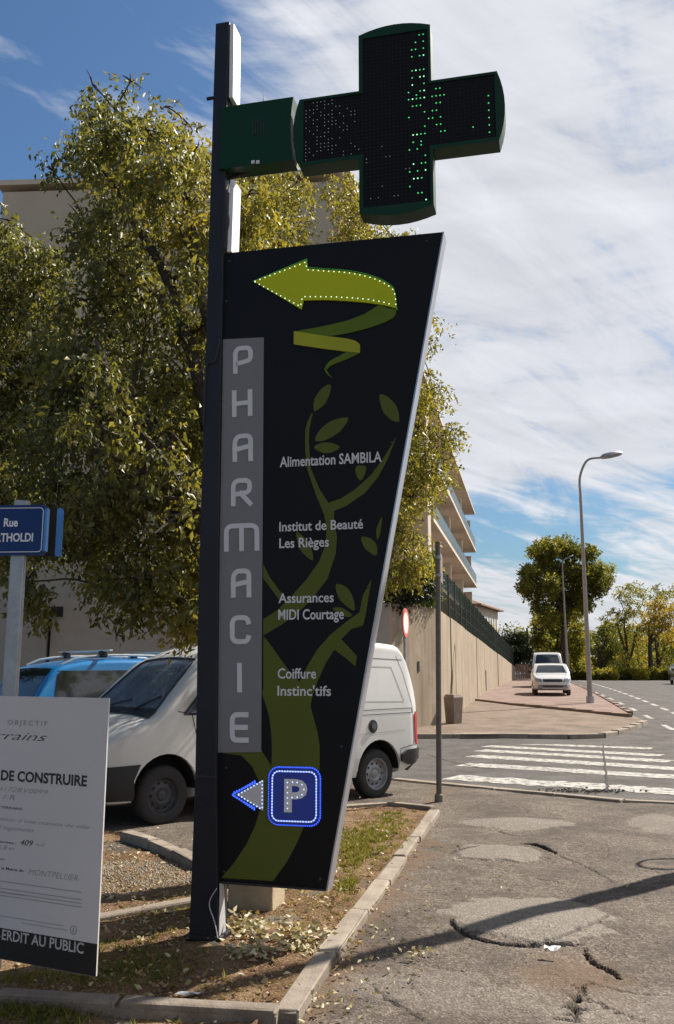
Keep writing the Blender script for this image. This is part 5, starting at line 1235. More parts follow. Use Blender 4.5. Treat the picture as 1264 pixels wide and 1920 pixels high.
# ================================================================== VEHICLES
def carbody(L_, top, bot, half, belt, tumble, rad, nx=64, crown=.03, inset=None):
    """closed loft; top/bot/half are piecewise curves of x (0 rear .. L front)"""
    def ev(c, x):
        for i in range(len(c)-1):
            if x <= c[i+1][0]:
                t_ = (x-c[i][0])/max(1e-6, c[i+1][0]-c[i][0]); return c[i][1]+(c[i+1][1]-c[i][1])*t_
        return c[-1][1]
    top = crom(top, 6); half = crom(half, 6)
    xs = sorted(set([round(L_*i/nx, 4) for i in range(nx+1)]+[.03, .08, L_-.03, L_-.08])); rings = []
    for x in xs:
        zt = ev(top, x); zb = ev(bot, x); hw = ev(half, x); P = [(0, zb), (hw*.80, zb), (hw*.94, zb+.03), (hw*.985, zb+.12)]
        for f in (.2, .4, .6, .8, 1.0): z = zb+.12+(min(belt, zt-rad)-zb-.12)*f; P.append((hw*(1-.018*f*f), z))
        hb = hw*.982; tb_ = max(zt-rad, belt) if zt-rad > belt else zt-rad
        zz = min(belt, zt-rad); up = max(0, zt-rad-zz)
        for f in (.25, .5, .75, 1.0): P.append((hb-tumble*up*f*(.85+.15*f), zz+up*f))
        hx = hb-tumble*up; r_ = min(rad, zt-zz) if up == 0 else rad
        for k in range(1, 6):
            a = radians(90*k/5); P.append((hx-r_*(1-cos(a)), (zz+up)+(zt-zz-up)*sin(a)))
        hx2 = hx-r_
        for f in (.75, .5, .25): P.append((hx2*f, zt+crown*(1-f*f)))
        P.append((0, zt+crown))
        full = [(x, y, z) for y, z in P]+[(x, -y, z) for y, z in P[-2:0:-1]]; rings.append(full)
    n = len(rings[0]); vs = [p for r in rings for p in r]; fs = []
    for i in range(len(rings)-1):
        for j in range(n): fs.append((i*n+j, i*n+(j+1) % n, (i+1)*n+(j+1) % n, (i+1)*n+j))
    fs.append(tuple(range(n))); fs.append(tuple((len(rings)-1)*n+j for j in range(n-1, -1, -1)))
    return vs, fs
def cut_arches(vs, fs, wheels, R_, m, name, parent, width, extra=()):
    mb = MB(); mb.v = vs; mb.f = fs; body = mb.build(name, m, parent)
    cs = MB()
    for (x, z) in wheels:
        for sy in (1, -1):
            n = 28; y0, y1 = (width/2-.30)*sy, (width/2+.3)*sy; v_ = [(x+R_*cos(2*pi*k/n), y, z+R_*sin(2*pi*k/n)) for y in (y0, y1) for k in range(n)]
            cs.add(v_, [(k, (k+1) % n, n+(k+1) % n, n+k) for k in range(n)]+[tuple(range(n-1, -1, -1)), tuple(range(n, 2*n))])
    c = cs.build('cutter', m)
    cutters = [c]+[e.build('cutter', m) for e in extra]
    for c in cutters:
        md = body.modifiers.new('cut', 'BOOLEAN'); md.operation = 'DIFFERENCE'; md.object = c; md.solver = 'EXACT'
        if parent: c.matrix_world = parent.matrix_basis.copy()
    bpy.context.view_layer.update(); dg = bpy.context.evaluated_depsgraph_get(); me = bpy.data.meshes.new_from_object(body.evaluated_get(dg)); body.modifiers.clear(); body.data = me
    for c in cutters: bpy.data.objects.remove(c)
    me.polygons.foreach_set('use_smooth', [True]*len(me.polygons)); me.set_sharp_from_angle(angle=radians(35))
    if not me.materials: me.materials.append(m)
    return body
def patch(bvh, poly, axis, name, m, parent, off=.004, step=.08, thick=0.0, side=1):
    """outline projected on the body; axis 'y': poly is (x,z) seen from the side; 'z': (x,y) from above; 'x': (y,z) from front(side=1)/rear(-1)"""
    edge = []
    n = len(poly)
    for i in range(n):
        a, b = poly[i], poly[(i+1) % n]; k = max(1, int(hypot(b[0]-a[0], b[1]-a[1])/step)); edge += [(a[0]+(b[0]-a[0])*j/k, a[1]+(b[1]-a[1])*j/k) for j in range(k)]
    vs2, tris = fill2d(edge, (), step); out = []
    for (u, v) in vs2:
        if axis == 'y': o, d = V((u, 3*side, v)), V((0, -side, 0))
        elif axis == 'z': o, d = V((u, v, 4)), V((0, 0, -1))
        else: o, d = V((8 if side == 1 else -3, u, v)), V((-side, 0, 0))
        h = bvh.ray_cast(o, d)
        if h[0] is None:
            out.append(None); continue
        nn = h[1] if h[1].dot(d) < 0 else -h[1]; out.append((h[0]+nn*off, nn))
    mb = MB(); good = [t for t in tris if all(out[i] is not None for i in t)]
    mb.add([p[0] if p else V((0, 0, 0)) for p in out], good)
    if thick:
        k = len(out); mb.v += [tuple(p[0]-p[1]*thick) if p else (0, 0, 0) for p in out]; ne = len(edge)
        mb.f += [(i, (i+1) % ne, k+(i+1) % ne, k+i) for i in range(ne) if out[i] and out[(i+1) % ne]]
    return mb.build(name, m, parent, smooth=True)
def wheel(parent, x, y, z, r, wd, side, m_rim, holes=10, hub=True, m_cap=None, steer=0):
    e = Matrix.Rotation(radians(-90*side), 3, 'X')           # local z points outward
    if steer: e = Matrix.Rotation(steer, 3, 'Z') @ e
    o = V((x, y, z)); rr = r*.62
    mb = MB(); mb.lathe([(rr, -wd*.5), (r*.90, -wd*.5), (r*.975, -wd*.42), (r, -wd*.3), (r, wd*.1), (r*.985, wd*.22), (r*.93, wd*.33), (r*.80, wd*.38), (rr*1.04, wd*.34), (rr, wd*.28)], 36, e, o)
    for k in range(36):
        a = 2*pi*k/36
        p = e @ V((r*1.002*cos(a), r*1.002*sin(a), -wd*.1))+o
        mb.box(tuple(p), (.012, .03, .012))
    ty = mb.build('wheel', M_rubber, parent, smooth=True)
    mb = MB(); mb.lathe([(rr*1.03, wd*.335), (rr*.99, wd*.33), (rr*.93, wd*.22), (rr*.86, wd*.08), (rr*.80, wd*.06), (rr*.55, wd*.16), (rr*.45, wd*.20), (rr*.34, wd*.14), (rr*.30, wd*.12), (rr*.26, wd*.17), (rr*.2, wd*.19), (.001, wd*.19)], 36, e, o); mb.build('rim', m_rim, ty, smooth=True)
    mb = MB()
    for k in range(holes):
        a = 2*pi*k/holes; c = e @ V((rr*.68*cos(a), rr*.68*sin(a), wd*.115))+o
        vs = [c+e @ V((rr*.085*cos(t), rr*.085*sin(t), .004)) for t in [2*pi*j/8 for j in range(8)]]; mb.add(vs, [tuple(range(8))])
    mb.build('rim_holes', M_blackplain, ty, rec=False)
    return ty
def seam(bvh, pts, axis, name, parent, wd=.012, side=1, m=None, off=.0025):
    mb = MB(); res = []
    for i in range(len(pts)-1):
        a, b = pts[i], pts[i+1]; l = hypot(b[0]-a[0], b[1]-a[1]); k = max(1, int(l/.06)); nx, ny = -(b[1]-a[1])/l*wd/2, (b[0]-a[0])/l*wd/2; prev = None
        for j in range(k+1):
            u, v = a[0]+(b[0]-a[0])*j/k, a[1]+(b[1]-a[1])*j/k; row = []
            for s_ in (1, -1):
                if axis == 'y': o, d = V((u+nx*s_, 3*side, v+ny*s_)), V((0, -side, 0))
                else: o, d = V((u+nx*s_, v+ny*s_, 4)), V((0, 0, -1))
                h = bvh.ray_cast(o, d)
                if h[0] is None: row = None; break
                nn = h[1] if h[1].dot(d) < 0 else -h[1]; row.append(h[0]+nn*off)
            if row and prev: mb.add([prev[0], row[0], row[1], prev[1]], [(0, 1, 2, 3)])
            prev = row
    if mb.v: return mb.build(name, m or M_seam, parent, rec=False)
M_seam = mat('panel_gap', (.10, .10, .10), .8); M_seamd = mat('panel_gap_dark', (.04, .04, .04), .8)

# ---- the white van in the foreground
fw = G(302, 1548); rw = G(703, 1497)
ax = V((fw.x-rw.x, fw.y-rw.y, 0)); WB = ax.length; ax.normalize(); lft = V((-ax.y, ax.x, 0))
VW = 1.80; rwx = .80; van_o = V((rw.x, rw.y, 0))-ax*rwx-lft*(VW/2-.10)
van = thing('panel_van', 'white panel van parked nose to the left behind the totem sign', 'van', (van_o.x, van_o.y, 0.0), atan2(ax.y, ax.x), world=False)
LV = rwx+WB+.82; print('wheelbase', WB, 'van length', LV)
fx = rwx+WB
vtop = [(0, 1.03), (.05, 1.45), (.13, 1.75), (.25, 1.97), (.45, 2.02), (1.2, 2.05), (2.3, 2.03), (fx-1.25, 1.985), (fx-.85, 1.88), (fx-.55, 1.755), (fx-.42, 1.67), (fx+.10, 1.19), (fx+.16, 1.14), (fx+.45, 1.04), (LV-.12, .90), (LV, .68)]
vbot = [(0, .42), (.3, .30), (rwx, .27), (fx, .25), (LV-.2, .24), (LV, .34)]
vhalf = [(0, .82), (.10, .88), (.5, .90), (fx-.6, .90), (fx, .895), (fx+.4, .86), (LV-.15, .77), (LV, .62)]
vs, fs = carbody(LV, vtop, vbot, vhalf, 1.18, .155, .11, 90, .03)
mb = MB(); mb.v = vs; mb.f = fs; tmp = mb.build('tmp', M_white); bm_ = bmesh.new(); bm_.from_mesh(tmp.data); vb = BVHTree.FromBMesh(bm_); bm_.free(); bpy.data.objects.remove(tmp)
ws = [(fx+.06, .74), (fx+.085, .4), (fx+.09, 0), (fx+.085, -.4), (fx+.06, -.74), (fx-.44, -.60), (fx-.56, -.54), (fx-.58, 0), (fx-.56, .54), (fx-.44, .60)]
sw = [(fx-.20, 1.17), (fx-.50, 1.47), (fx-.66, 1.60), (fx-1.25, 1.70), (fx-1.30, 1.66), (fx-1.32, 1.16)]
def prism(poly, f0, f1):
    m_ = MB(); n = len(poly); m_.add([f0(*p) for p in poly]+[f1(*p) for p in poly], [tuple(range(n)), tuple(range(2*n-1, n-1, -1))]+[(i, (i+1) % n, n+(i+1) % n, n+i) for i in range(n)]); return m_
ctop = [(x-.0, z-.055) for x, z in vtop]; cv, cf = carbody(LV, ctop, [(0, .95), (LV, .95)], [(x, h_-.05) for x, h_ in vhalf], 1.18, .155, .09, 90, .03)
def clipx(vs_, a, b): return [(min(max(x, a), b), y, min(max(z, .95), 9)) for x, y, z in vs_]
cavm = MB(); A_, B_ = fx-1.50, fx-.02
n_r = len(cv); per_ = None
k_ = next(i for i in range(1, n_r) if cv[i][0] != cv[0][0]); rings_ = [cv[i:i+k_] for i in range(0, n_r, k_)]; rings_ = [r_ for r_ in rings_ if A_ <= r_[0][0] <= B_]
fs_ = [(i*k_+j, i*k_+(j+1) % k_, (i+1)*k_+(j+1) % k_, (i+1)*k_+j) for i in range(len(rings_)-1) for j in range(k_)]+[tuple(range(k_)), tuple((len(rings_)-1)*k_+j for j in range(k_-1, -1, -1))]
cavm.add([p for r_ in rings_ for p in r_], fs_)
extra = [cavm, prism(ws, lambda x, y: (x, y, 1.12), lambda x, y: (x, y, 3.0)), prism(sw, lambda x, z: (x, -1.5, z), lambda x, z: (x, 1.5, z))]
vbody = cut_arches(vs, fs, [(rwx, .36), (fx, .36)], .395, M_white, 'body', van, VW, extra=extra)
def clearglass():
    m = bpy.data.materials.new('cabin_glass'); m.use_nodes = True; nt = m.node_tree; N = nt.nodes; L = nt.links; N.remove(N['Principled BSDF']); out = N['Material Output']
    t = N.new('ShaderNodeBsdfTransparent'); t.inputs[0].default_value = (.78, .84, .84, 1); g_ = N.new('ShaderNodeBsdfGlossy'); g_.inputs['Roughness'].default_value = .015; d_ = N.new('ShaderNodeBsdfDiffuse'); d_.inputs[0].default_value = (.42, .52, .68, 1)  # bluish diffuse layer: sky reflection put into the glass colour
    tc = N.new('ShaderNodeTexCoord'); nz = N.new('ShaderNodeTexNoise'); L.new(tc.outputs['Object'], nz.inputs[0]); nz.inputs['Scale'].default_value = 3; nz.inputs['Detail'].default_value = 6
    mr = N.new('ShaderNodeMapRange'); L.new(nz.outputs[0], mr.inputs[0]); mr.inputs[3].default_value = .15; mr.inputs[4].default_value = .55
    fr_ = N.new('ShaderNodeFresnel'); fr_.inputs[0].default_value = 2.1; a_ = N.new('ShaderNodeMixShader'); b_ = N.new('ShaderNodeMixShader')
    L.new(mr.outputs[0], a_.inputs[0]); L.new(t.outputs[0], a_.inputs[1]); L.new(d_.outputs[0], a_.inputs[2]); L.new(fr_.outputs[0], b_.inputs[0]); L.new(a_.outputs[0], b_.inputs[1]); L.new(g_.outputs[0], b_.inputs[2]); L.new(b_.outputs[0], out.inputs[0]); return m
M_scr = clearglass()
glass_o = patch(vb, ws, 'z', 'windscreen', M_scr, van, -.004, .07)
def ring(poly, k):                                        # rubber seal round the opening
    cx = sum(p[0] for p in poly)/len(poly); cy = sum(p[1] for p in poly)/len(poly); mb = MB(); n = len(poly); P = []
    for i in range(n):
        a_, b_ = poly[i], poly[(i+1) % n]
        for j in range(6): P.append((a_[0]+(b_[0]-a_[0])*j/6, a_[1]+(b_[1]-a_[1])*j/6))
    return P, cx, cy
def seal(poly, axis, nm, side=1, r=.014):
    P, cx, cy = ring(poly, 1); pts = []
    for u, v in P+[P[0]]:
        u2, v2 = u+(u-cx)*.004, v+(v-cy)*.004
        h = vb.ray_cast(V((u2, v2, 4)), V((0, 0, -1))) if axis == 'z' else vb.ray_cast(V((u2, 3*side, v2)), V((0, -side, 0)))
        if h[0]: pts.append(h[0])
    mb = MB(); mb.tube(pts, r, 5, cap=False); mb.build(nm, M_black, van)
seal(ws, 'z', 'screen_seal')
# cabin: bulkhead, dashboard, seats, wheel
M_bulk = mat('bulkhead_grey', (.34, .36, .40), .7, nscale=5); M_dash = mat('dash_grey', (.16, .17, .19), .7, nscale=5); M_seat = mat('seat_cloth', (.07, .075, .10), .9, nscale=20)
mb = MB(); mb.bbox((fx-.28, 0, 1.06), (.46, 1.56, .16), .06); mb.bbox((fx-.36, .38, 1.13), (.22, .42, .10), .04); mb.build('dashboard', M_dash, van, smooth=True)
mb = MB(); mb.box((fx-1.47, 0, 1.42), (.03, 1.5, .92)); mb.build('bulkhead', M_bulk, van)
for y_ in (.42, -.05, -.45):
    mb = MB(); mb.bbox((fx-1.22, y_, 1.25), (.14, .42, .62), .05); mb.bbox((fx-1.22, y_, 1.60), (.10, .26, .16), .04); mb.build('seat', M_seat, van, smooth=True)
mb = MB(); e = Matrix.Rotation(radians(-62), 3, 'Y'); mb.tube([V((fx-.62, .42, 1.22))+e @ V((.19*cos(2*pi*k/20), .19*sin(2*pi*k/20), 0)) for k in range(21)], .014, 6, cap=False); mb.build('steering_wheel', M_black, van)
h = vb.ray_cast(V((fx-.54, 0, 4)), V((0, 0, -1)))[0]; mb = MB(); mb.bbox((h.x-.06, 0, h.z-.13), (.03, .22, .07), .01); mb.build('rear_view_mirror', M_black, van)
patch(vb, [(fx+.20, .78), (fx+.18, .4), (fx+.18, -.4), (fx+.20, -.78), (fx+.07, -.77), (fx+.10, 0), (fx+.07, .77)], 'z', 'scuttle', M_black, van, .008, .08)
def wiper(a, b):
    mb = MB(); P = []
    for i in range(7):
        x, y = a[0]+(b[0]-a[0])*i/6, a[1]+(b[1]-a[1])*i/6; h = vb.ray_cast(V((x, y, 4)), V((0, 0, -1))); P.append(h[0]+V((0, 0, .03)))
    mb.tube(P, .010, 5); mb.build('wiper', M_black, van)
wiper((fx+.13, .35), (fx-.05, .66)); wiper((fx+.13, -.45), (fx+.02, .15))
# front side window, door and seams (both sides)
for sd_ in (1, -1):
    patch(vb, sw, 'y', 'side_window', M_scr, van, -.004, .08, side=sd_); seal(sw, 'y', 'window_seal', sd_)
    seam(vb, [(fx-1.42, 1.86), (fx-1.45, .45)], 'y', 'door_gap', van, side=sd_)
    seam(vb, [(fx-.40, .80), (fx-.30, 1.17), (fx-.12, 1.20)], 'y', 'door_gap', van, side=sd_)
    seam(vb, [(fx-1.45, .45), (fx-.45, .45)], 'y', 'door_gap', van, side=sd_)
    seam(vb, [(.16, 1.15), (1.9, 1.13), (1.9, 1.07), (.15, 1.09), (.16, 1.15)], 'y', 'slide_rail_groove', van, .010, side=sd_)
    seam(vb, [(.25, 1.80), (2.2, 1.86)], 'y', 'roof_gutter', van, .010, side=sd_)
    seam(vb, [(.30, .86), (1.0, .84), (2.2, .80), (fx-.6, .80)], 'y', 'flank_crease', van, .008, side=sd_, m=mat('soft_crease', (.45, .44, .42), .5))
    patch(vb, [(.02, .42), (.28, .42), (.40, .46), (.40, .55), (.30, .60), (.02, .62)], 'y', 'rear_bumper_wrap', M_black, van, .035, .06, .03, side=sd_)
    patch(vb, [(.015, .66), (.06, .66), (.10, .70), (.11, 1.05), (.07, 1.10), (.02, 1.10)], 'y', 'tail_lamp', M_red, van, .012, .06, .01, side=sd_)
    patch(vb, [(fx+.37, .30), (LV-.1, .30), (LV-.06, .37), (LV-.06, .64), (fx+.32, .66), (fx+.39, .5)], 'y', 'front_bumper_wrap', M_black, van, .02, .06, .02, side=sd_)
    patch(vb, [(fx-.62, .96), (fx-.50, .96), (fx-.50, 1.0), (fx-.62, 1.0)], 'y', 'side_repeater', M_black, van, .012, .05, .01, side=sd_)
    patch(vb, [(fx-1.38, .98), (fx-1.20, .98), (fx-1.20, 1.02), (fx-1.38, 1.02)], 'y', 'door_handle', M_black, van, .02, .05, .02, side=sd_)
    # mirror
    h = vb.ray_cast(V((fx-.42, 3*sd_, 1.28)), V((0, -sd_, 0)))[0]; mb = MB(); mb.bbox((h.x+.02, h.y+.17*sd_, h.z+.06), (.12, .20, .24), .04); mb.bbox((h.x+.02, h.y+.04*sd_, h.z-.01), (.05, .12, .06), .01); mb.build('mirror', M_black, van, smooth=True)
for sd_ in (1, -1):
    seam(vb, [(1.98, .45), (2.0, 1.07)], 'y', 'sliding_door_gap', van, side=sd_)
    seam(vb, [(.30, 1.24), (1.80, 1.26), (1.78, 1.72), (.48, 1.70), (.30, 1.24)], 'y', 'pressed_panel_edge', van, .014, side=sd_, m=mat('soft_crease', (.45, .44, .42), .5))
    seam(vb, [(.14, .64), (.13, 1.12), (.26, 1.62), (.36, 1.86)], 'y', 'rear_pillar_gap', van, .008, side=sd_)
    seam(vb, [(.42, .46), (.40, .62), (.16, .66)], 'y', 'bumper_gap', van, .010, side=sd_)
    patch(vb, [(1.82, .86), (1.94, .86), (1.94, .90), (1.82, .90)], 'y', 'sliding_door_handle', M_black, van, .02, .05, .02, side=sd_)
# fuel flap (round, dark) on the left
c = (.86+.05, .90); c = (rwx+.12, .93); patch(vb, [(c[0]+.085*cos(2*pi*k/20), c[1]+.085*sin(2*pi*k/20)) for k in range(20)], 'y', 'fuel_cap_recess', M_black, van, .004, .04, side=1)
fc = patch(vb, [(c[0]-.01+.045*cos(2*pi*k/16), c[1]+.045*sin(2*pi*k/16)) for k in range(16)], 'y', 'fuel_cap', mat('cap_grey', (.10, .10, .11), .4), van, .018, .04, .012, side=1)
# bumpers, lamps front and rear
patch(vb, [(-.80, .36), (.80, .36), (.80, .62), (-.80, .62)], 'x', 'rear_bumper', M_black, van, .05, .1, .05, side=-1)
patch(vb, [(-.70, .30), (.70, .30), (.70, .60), (-.70, .60)], 'x', 'front_bumper', M_black, van, .05, .1, .05, side=1)
for s_ in (1, -1): patch(vb, [(.40*s_, .68), (.66*s_, .68), (.66*s_, .84), (.42*s_, .80)], 'x', 'headlight', M_chrome, van, .012, .06, .01, side=1)
patch(vb, [(-.35, .66), (.35, .66), (.35, .78), (-.35, .78)], 'x', 'grille', M_black, van, .01, .08, .01, side=1)
# rear door windows
for s_ in (1, -1): patch(vb, [(.06*s_, 1.15), (.62*s_, 1.15), (.55*s_, 1.70), (.06*s_, 1.72)], 'x', 'rear_window', M_glass, van, .005, .08, side=-1)
# roof ribs and aerial base
for y in (-.5, -.3, -.1, .1, .3, .5):
    seam(vb, [(.7, y), (fx-.95, y)], 'z', 'roof_rib', van, .03, m=M_white, off=.012)
h = vb.ray_cast(V((fx-.72, .1, 4)), V((0, 0, -1)))[0]
mb = MB(); mb.tube([h, h+V((-.06, 0, .04)), h+V((-.16, 0, .05))], [.018, .014, .01], 6); mb.build('aerial_base', M_black, van)
# wheel wells and wheels
for x in (rwx, fx):
    for s_ in (1, -1):
        mb = MB(); n = 20; R_ = .392; v_ = [(x+R_*cos(pi*k/n-.0), s_*y, .36+R_*sin(pi*k/n)) for y in (.58, .86) for k in range(n+1)]; mb.add(v_, [(k, k+1, n+2+k, n+1+k) for k in range(n)]); mb.add([(x+R_*cos(pi*k/n), s_*.605, .36+R_*sin(pi*k/n)) for k in range(n+1)], [tuple(range(n+1))]); mb.build('wheel_arch', M_blackplain, van)
        wheel(van, x, s_*(VW/2-.13), .315, .315, .21, s_, M_rim if x < 2 else M_rimdark, steer=0)

# ---- generic cars
def car(name, label, cat, loc, rot, m, L_, W_, H_, kind='hatch', scale=1.0, group=None, rails=False, plate=False):
    t = thing(name, label, cat, loc, rot, world=False, group=group); fx_ = L_-.85; rx = .72; b = .95 if kind != 'van' else 1.1
    if kind == 'hatch': tp_ = [(0, .75), (.06, 1.0), (.20, 1.14), (.50, H_-.10), (.85, H_-.02), (1.6, H_), (2.2, H_-.03), (2.45, H_-.12), (L_-1.08, .98), (L_-1.0, .95), (L_-.45, .86), (L_-.10, .72), (L_, .55)]
    elif kind == 'mpv': tp_ = [(0, .85), (.06, 1.15), (.18, 1.40), (.35, H_-.05), (.7, H_), (1.8, H_+.01), (2.4, H_-.05), (2.75, H_-.18), (L_-1.0, 1.12), (L_-.9, 1.08), (L_-.4, .95), (L_-.08, .78), (L_, .55)]
    else: tp_ = [(0, 1.0), (.06, 1.5), (.15, H_-.1), (.35, H_), (1.6, H_+.02), (2.4, H_-.02), (2.7, H_-.15), (L_-1.0, 1.22), (L_-.9, 1.15), (L_-.35, 1.0), (L_-.08, .8), (L_, .6)]
    bt = [(0, .38), (.3, .26), (L_-.3, .24), (L_, .32)]; hf = [(0, W_*.40), (.12, W_*.47), (.6, W_*.5), (L_-1.0, W_*.5), (L_-.3, W_*.46), (L_-.05, W_*.38), (L_, W_*.33)]
    vs, fs = carbody(L_, tp_, bt, hf, b, .26 if kind != 'van' else .14, .09, 56, .02)
    body = cut_arches(vs, fs, [(rx, .33), (fx_, .33)], .36, m, 'body', t, W_); bm_ = bmesh.new(); bm_.from_mesh(body.data); bv = BVHTree.FromBMesh(bm_); bm_.free()
    zi = lambda x: next((tp_[i][1]+(tp_[i+1][1]-tp_[i][1])*(x-tp_[i][0])/(tp_[i+1][0]-tp_[i][0]) for i in range(len(tp_)-1) if x <= tp_[i+1][0]), .5)
    xw0 = [p for p in tp_ if p[1] <= 1.25 and p[0] > L_-1.2][0][0]-.03; xw1 = 2.42 if kind == 'hatch' else 2.68
    patch(bv, [(xw0, W_*.40), (xw0+.03, 0), (xw0, -W_*.40), (xw1, -W_*.33), (xw1, W_*.33)], 'z', 'windscreen', M_glass, t, .006, .08)
    rz_ = tp_[3][1]-.03
    patch(bv, [(-W_*.34, 1.02 if kind == 'hatch' else 1.15), (W_*.34, 1.02 if kind == 'hatch' else 1.15), (W_*.30, H_-.16), (-W_*.30, H_-.16)], 'x', 'rear_window', M_glass, t, .006, .08, side=-1)
    for s_ in (1, -1):
        zt = H_-.15
        patch(bv, [(xw0-.28, b+.05), (xw1-.02, zt), (1.55, zt+.01), (1.55, b+.04)], 'y', 'side_window', M_glass, t, .005, .08, side=s_)
        if kind != 'van':
            patch(bv, [(1.47, b+.04), (1.47, zt+.01), (.85, zt-.02), (.62, b+.08)], 'y', 'side_window', M_glass, t, .005, .08, side=s_)
            if kind == 'mpv': patch(bv, [(.56, b+.10), (.76, zt-.03), (.50, zt-.08), (.30, b+.16)], 'y', 'side_window', M_glass, t, .005, .08, side=s_)
        seam(bv, [(1.51, zt), (1.51, .40)], 'y', 'door_gap', t, side=s_, m=M_seamd); seam(bv, [(xw0-.32, b), (xw0-.35, .4), (1.51, .38)], 'y', 'door_gap', t, side=s_, m=M_seamd)
        patch(bv, [(W_*.27*s_, .60), (W_*.43*s_, .62), (W_*.43*s_, .76), (W_*.29*s_, .72)], 'x', 'headlight', M_chrome, t, .02, .05, .02, side=1)
        patch(bv, [(W_*.36*s_, .70), (W_*.46*s_, .70), (W_*.46*s_, 1.0), (W_*.40*s_, 1.0)], 'x', 'tail_lamp', M_red, t, .012, .05, .01, side=-1)
        h = bv.ray_cast(V((xw0-.35, 3*s_, b+.08)), V((0, -s_, 0)))[0]; mb = MB(); mb.bbox((h.x, h.y+.12*s_, h.z+.03), (.10, .18, .12), .03); mb.build('mirror', M_black if kind != 'mpv' else m, t, smooth=True)
        for x in (rx, fx_):
            wheel(t, x, s_*(W_/2-.12), .30, .30, .19, s_, M_rim, 8)
            mb = MB(); mb.add([(x+.356*cos(pi*k/12), s_*(W_/2-.28), .33+.356*sin(pi*k/12)) for k in range(13)], [tuple(range(13))]); mb.build('wheel_arch', M_blackplain, t, rec=False)
    for s_ in (1, -1): seam(bv, [(xw0-.05, W_*.40*s_), (L_-.35, W_*.34*s_)], 'z', 'bonnet_gap', t, .02, m=M_seam)
    for s_ in (1, -1): patch(bv, [(W_*.26*s_, .33), (W_*.37*s_, .33), (W_*.37*s_, .42), (W_*.26*s_, .42)], 'x', 'fog_lamp', M_chrome, t, .02, .05, .01, side=1)
    seam(bv, [(.4, .55), (L_-.3, .58)], 'y', 'door_moulding', t, .05, m=M_black)
    patch(bv, [(-W_*.24, .60), (W_*.24, .60), (W_*.25, .72), (-W_*.25, .72)], 'x', 'grille', M_black, t, .012, .06, .01, side=1)
    patch(bv, [(-W_*.34, .36), (W_*.34, .36), (W_*.36, .46), (-W_*.36, .46)], 'x', 'lower_intake', M_black, t, .012, .06, .01, side=1)
    patch(bv, [(-.26, .49), (.26, .49), (.26, .58), (-.26, .58)], 'x', 'number_plate', mat('plate_white', (.6, .6, .58), .4), t, .03, .06, .01, side=1)
    if rails:
        for s_ in (1, -1):
            P = []
            for x in np.linspace(.45, 2.55, 12):
                h = bv.ray_cast(V((x, s_*(W_*.5-.26*(H_-b)-.10), 4)), V((0, 0, -1)))[0]; e = min(1, (x-.45)/.2, (2.55-x)/.2); P.append(h+V((0, 0, .01+.045*max(0, e))))
            mb = MB(); mb.tube(P, .018, 8); mb.build('roof_rail', M_silver, t, smooth=True)
        for x in (.85, 1.95):
            zz = bv.ray_cast(V((x, 0, 4)), V((0, 0, -1)))[0].z+.10; w2 = W_*.5-.10
            mb = MB(); mb.bbox((x, 0, zz), (.055, w2*2, .03), .008); bar = mb.build('cross_bar', M_silver, t)
            for s_ in (1, -1): mb = MB(); mb.bbox((x, s_*(W_*.5-.26*(H_-b)-.10), zz-.045), (.10, .12, .09), .02); mb.build('bar_foot', M_black, bar)
    return t
# blue estate behind the van, nose to the left
bo = G(150, 1440, 0); bc = V((-2.15, 14.35, 0)); arot = atan2(ax.y, ax.x)
car('parked_car', 'bright blue car with silver roof rails and two roof bars behind the notice board', 'car', (bc.x, bc.y, 0), arot, M_carblue, 4.1, 1.74, 1.80, 'mpv', rails=True)
# white cars on the pink pavement, noses towards us
hc = G(1034, 1305, .17); rd = -V((edir.x, edir.y, 0)).normalized(); hrot = atan2(rd.y, rd.x)
p = V((hc.x, hc.y, 0))-rd*3.95
car('parked_car', 'white hatchback facing us, parked on the pink pavement beside the street lamp', 'car', (p.x, p.y, hc.z), hrot+.02, M_carwhite, 4.0, 1.68, 1.42, 'hatch')
p2 = V((AT(1028, 1250, 51).x, 51, 0)); p2b = p2-rd*4.2
car('parked_van', 'small white van parked directly behind the white hatchback', 'van', (p2b.x, p2b.y, terr(52)+.17), hrot, M_carwhite, 4.2, 1.75, 1.95, 'van')
p = G(1284, 1284); car('moving_car', 'dark car at the far right end of the road under the trees', 'car', (p.x+1.2, p.y+4, terr(p.y+2)), radians(-100), M_cardark, 4.2, 1.75, 1.45, 'hatch')

# ================================================================== STREET FURNITURE
def slim_pole():
    b = G(823.5, 1506); top = AT(821, 1016, b.y); t = thing('signpost', 'slim dark metal signpost with edge-on plates at the bed corner', 'post', (b.x, b.y, .05))
    mb = MB(); mb.tube([(b.x, b.y, .0), (top.x, b.y, top.z)], .036, 14); mb.build('pole', mat('dark_pole', (.16, .14, .125), .55, metal=.3, col2=(.11, .095, .085), nscale=14), t, smooth=True)
    p0 = AT(829, 1034, b.y); p1 = AT(829, 1090, b.y); mb = MB(); c = (p0+p1)/2; mb.bbox((c.x+.012, c.y+.25, c.z), (.02, .5, p0.z-p1.z), .004, Matrix.Rotation(radians(-10), 3, 'Z')); mb.build('plate', mat('plate_brown', (.20, .15, .12), .6), t)
    for f in (.2, .8): mb = MB(); z = p1.z+(p0.z-p1.z)*f; mb.lathe([(.037, z-.02), (.044, z-.02), (.044, z+.02), (.037, z+.02)], 14, o=(top.x, b.y, 0)); mb.build('clamp', M_galv, t)
    mb = MB(); mb.lathe([(.037, .12), (.055, .10), (.06, .0)], 14, o=(b.x, b.y, 0)); mb.build('footing', M_kerb2, t)
slim_pole()
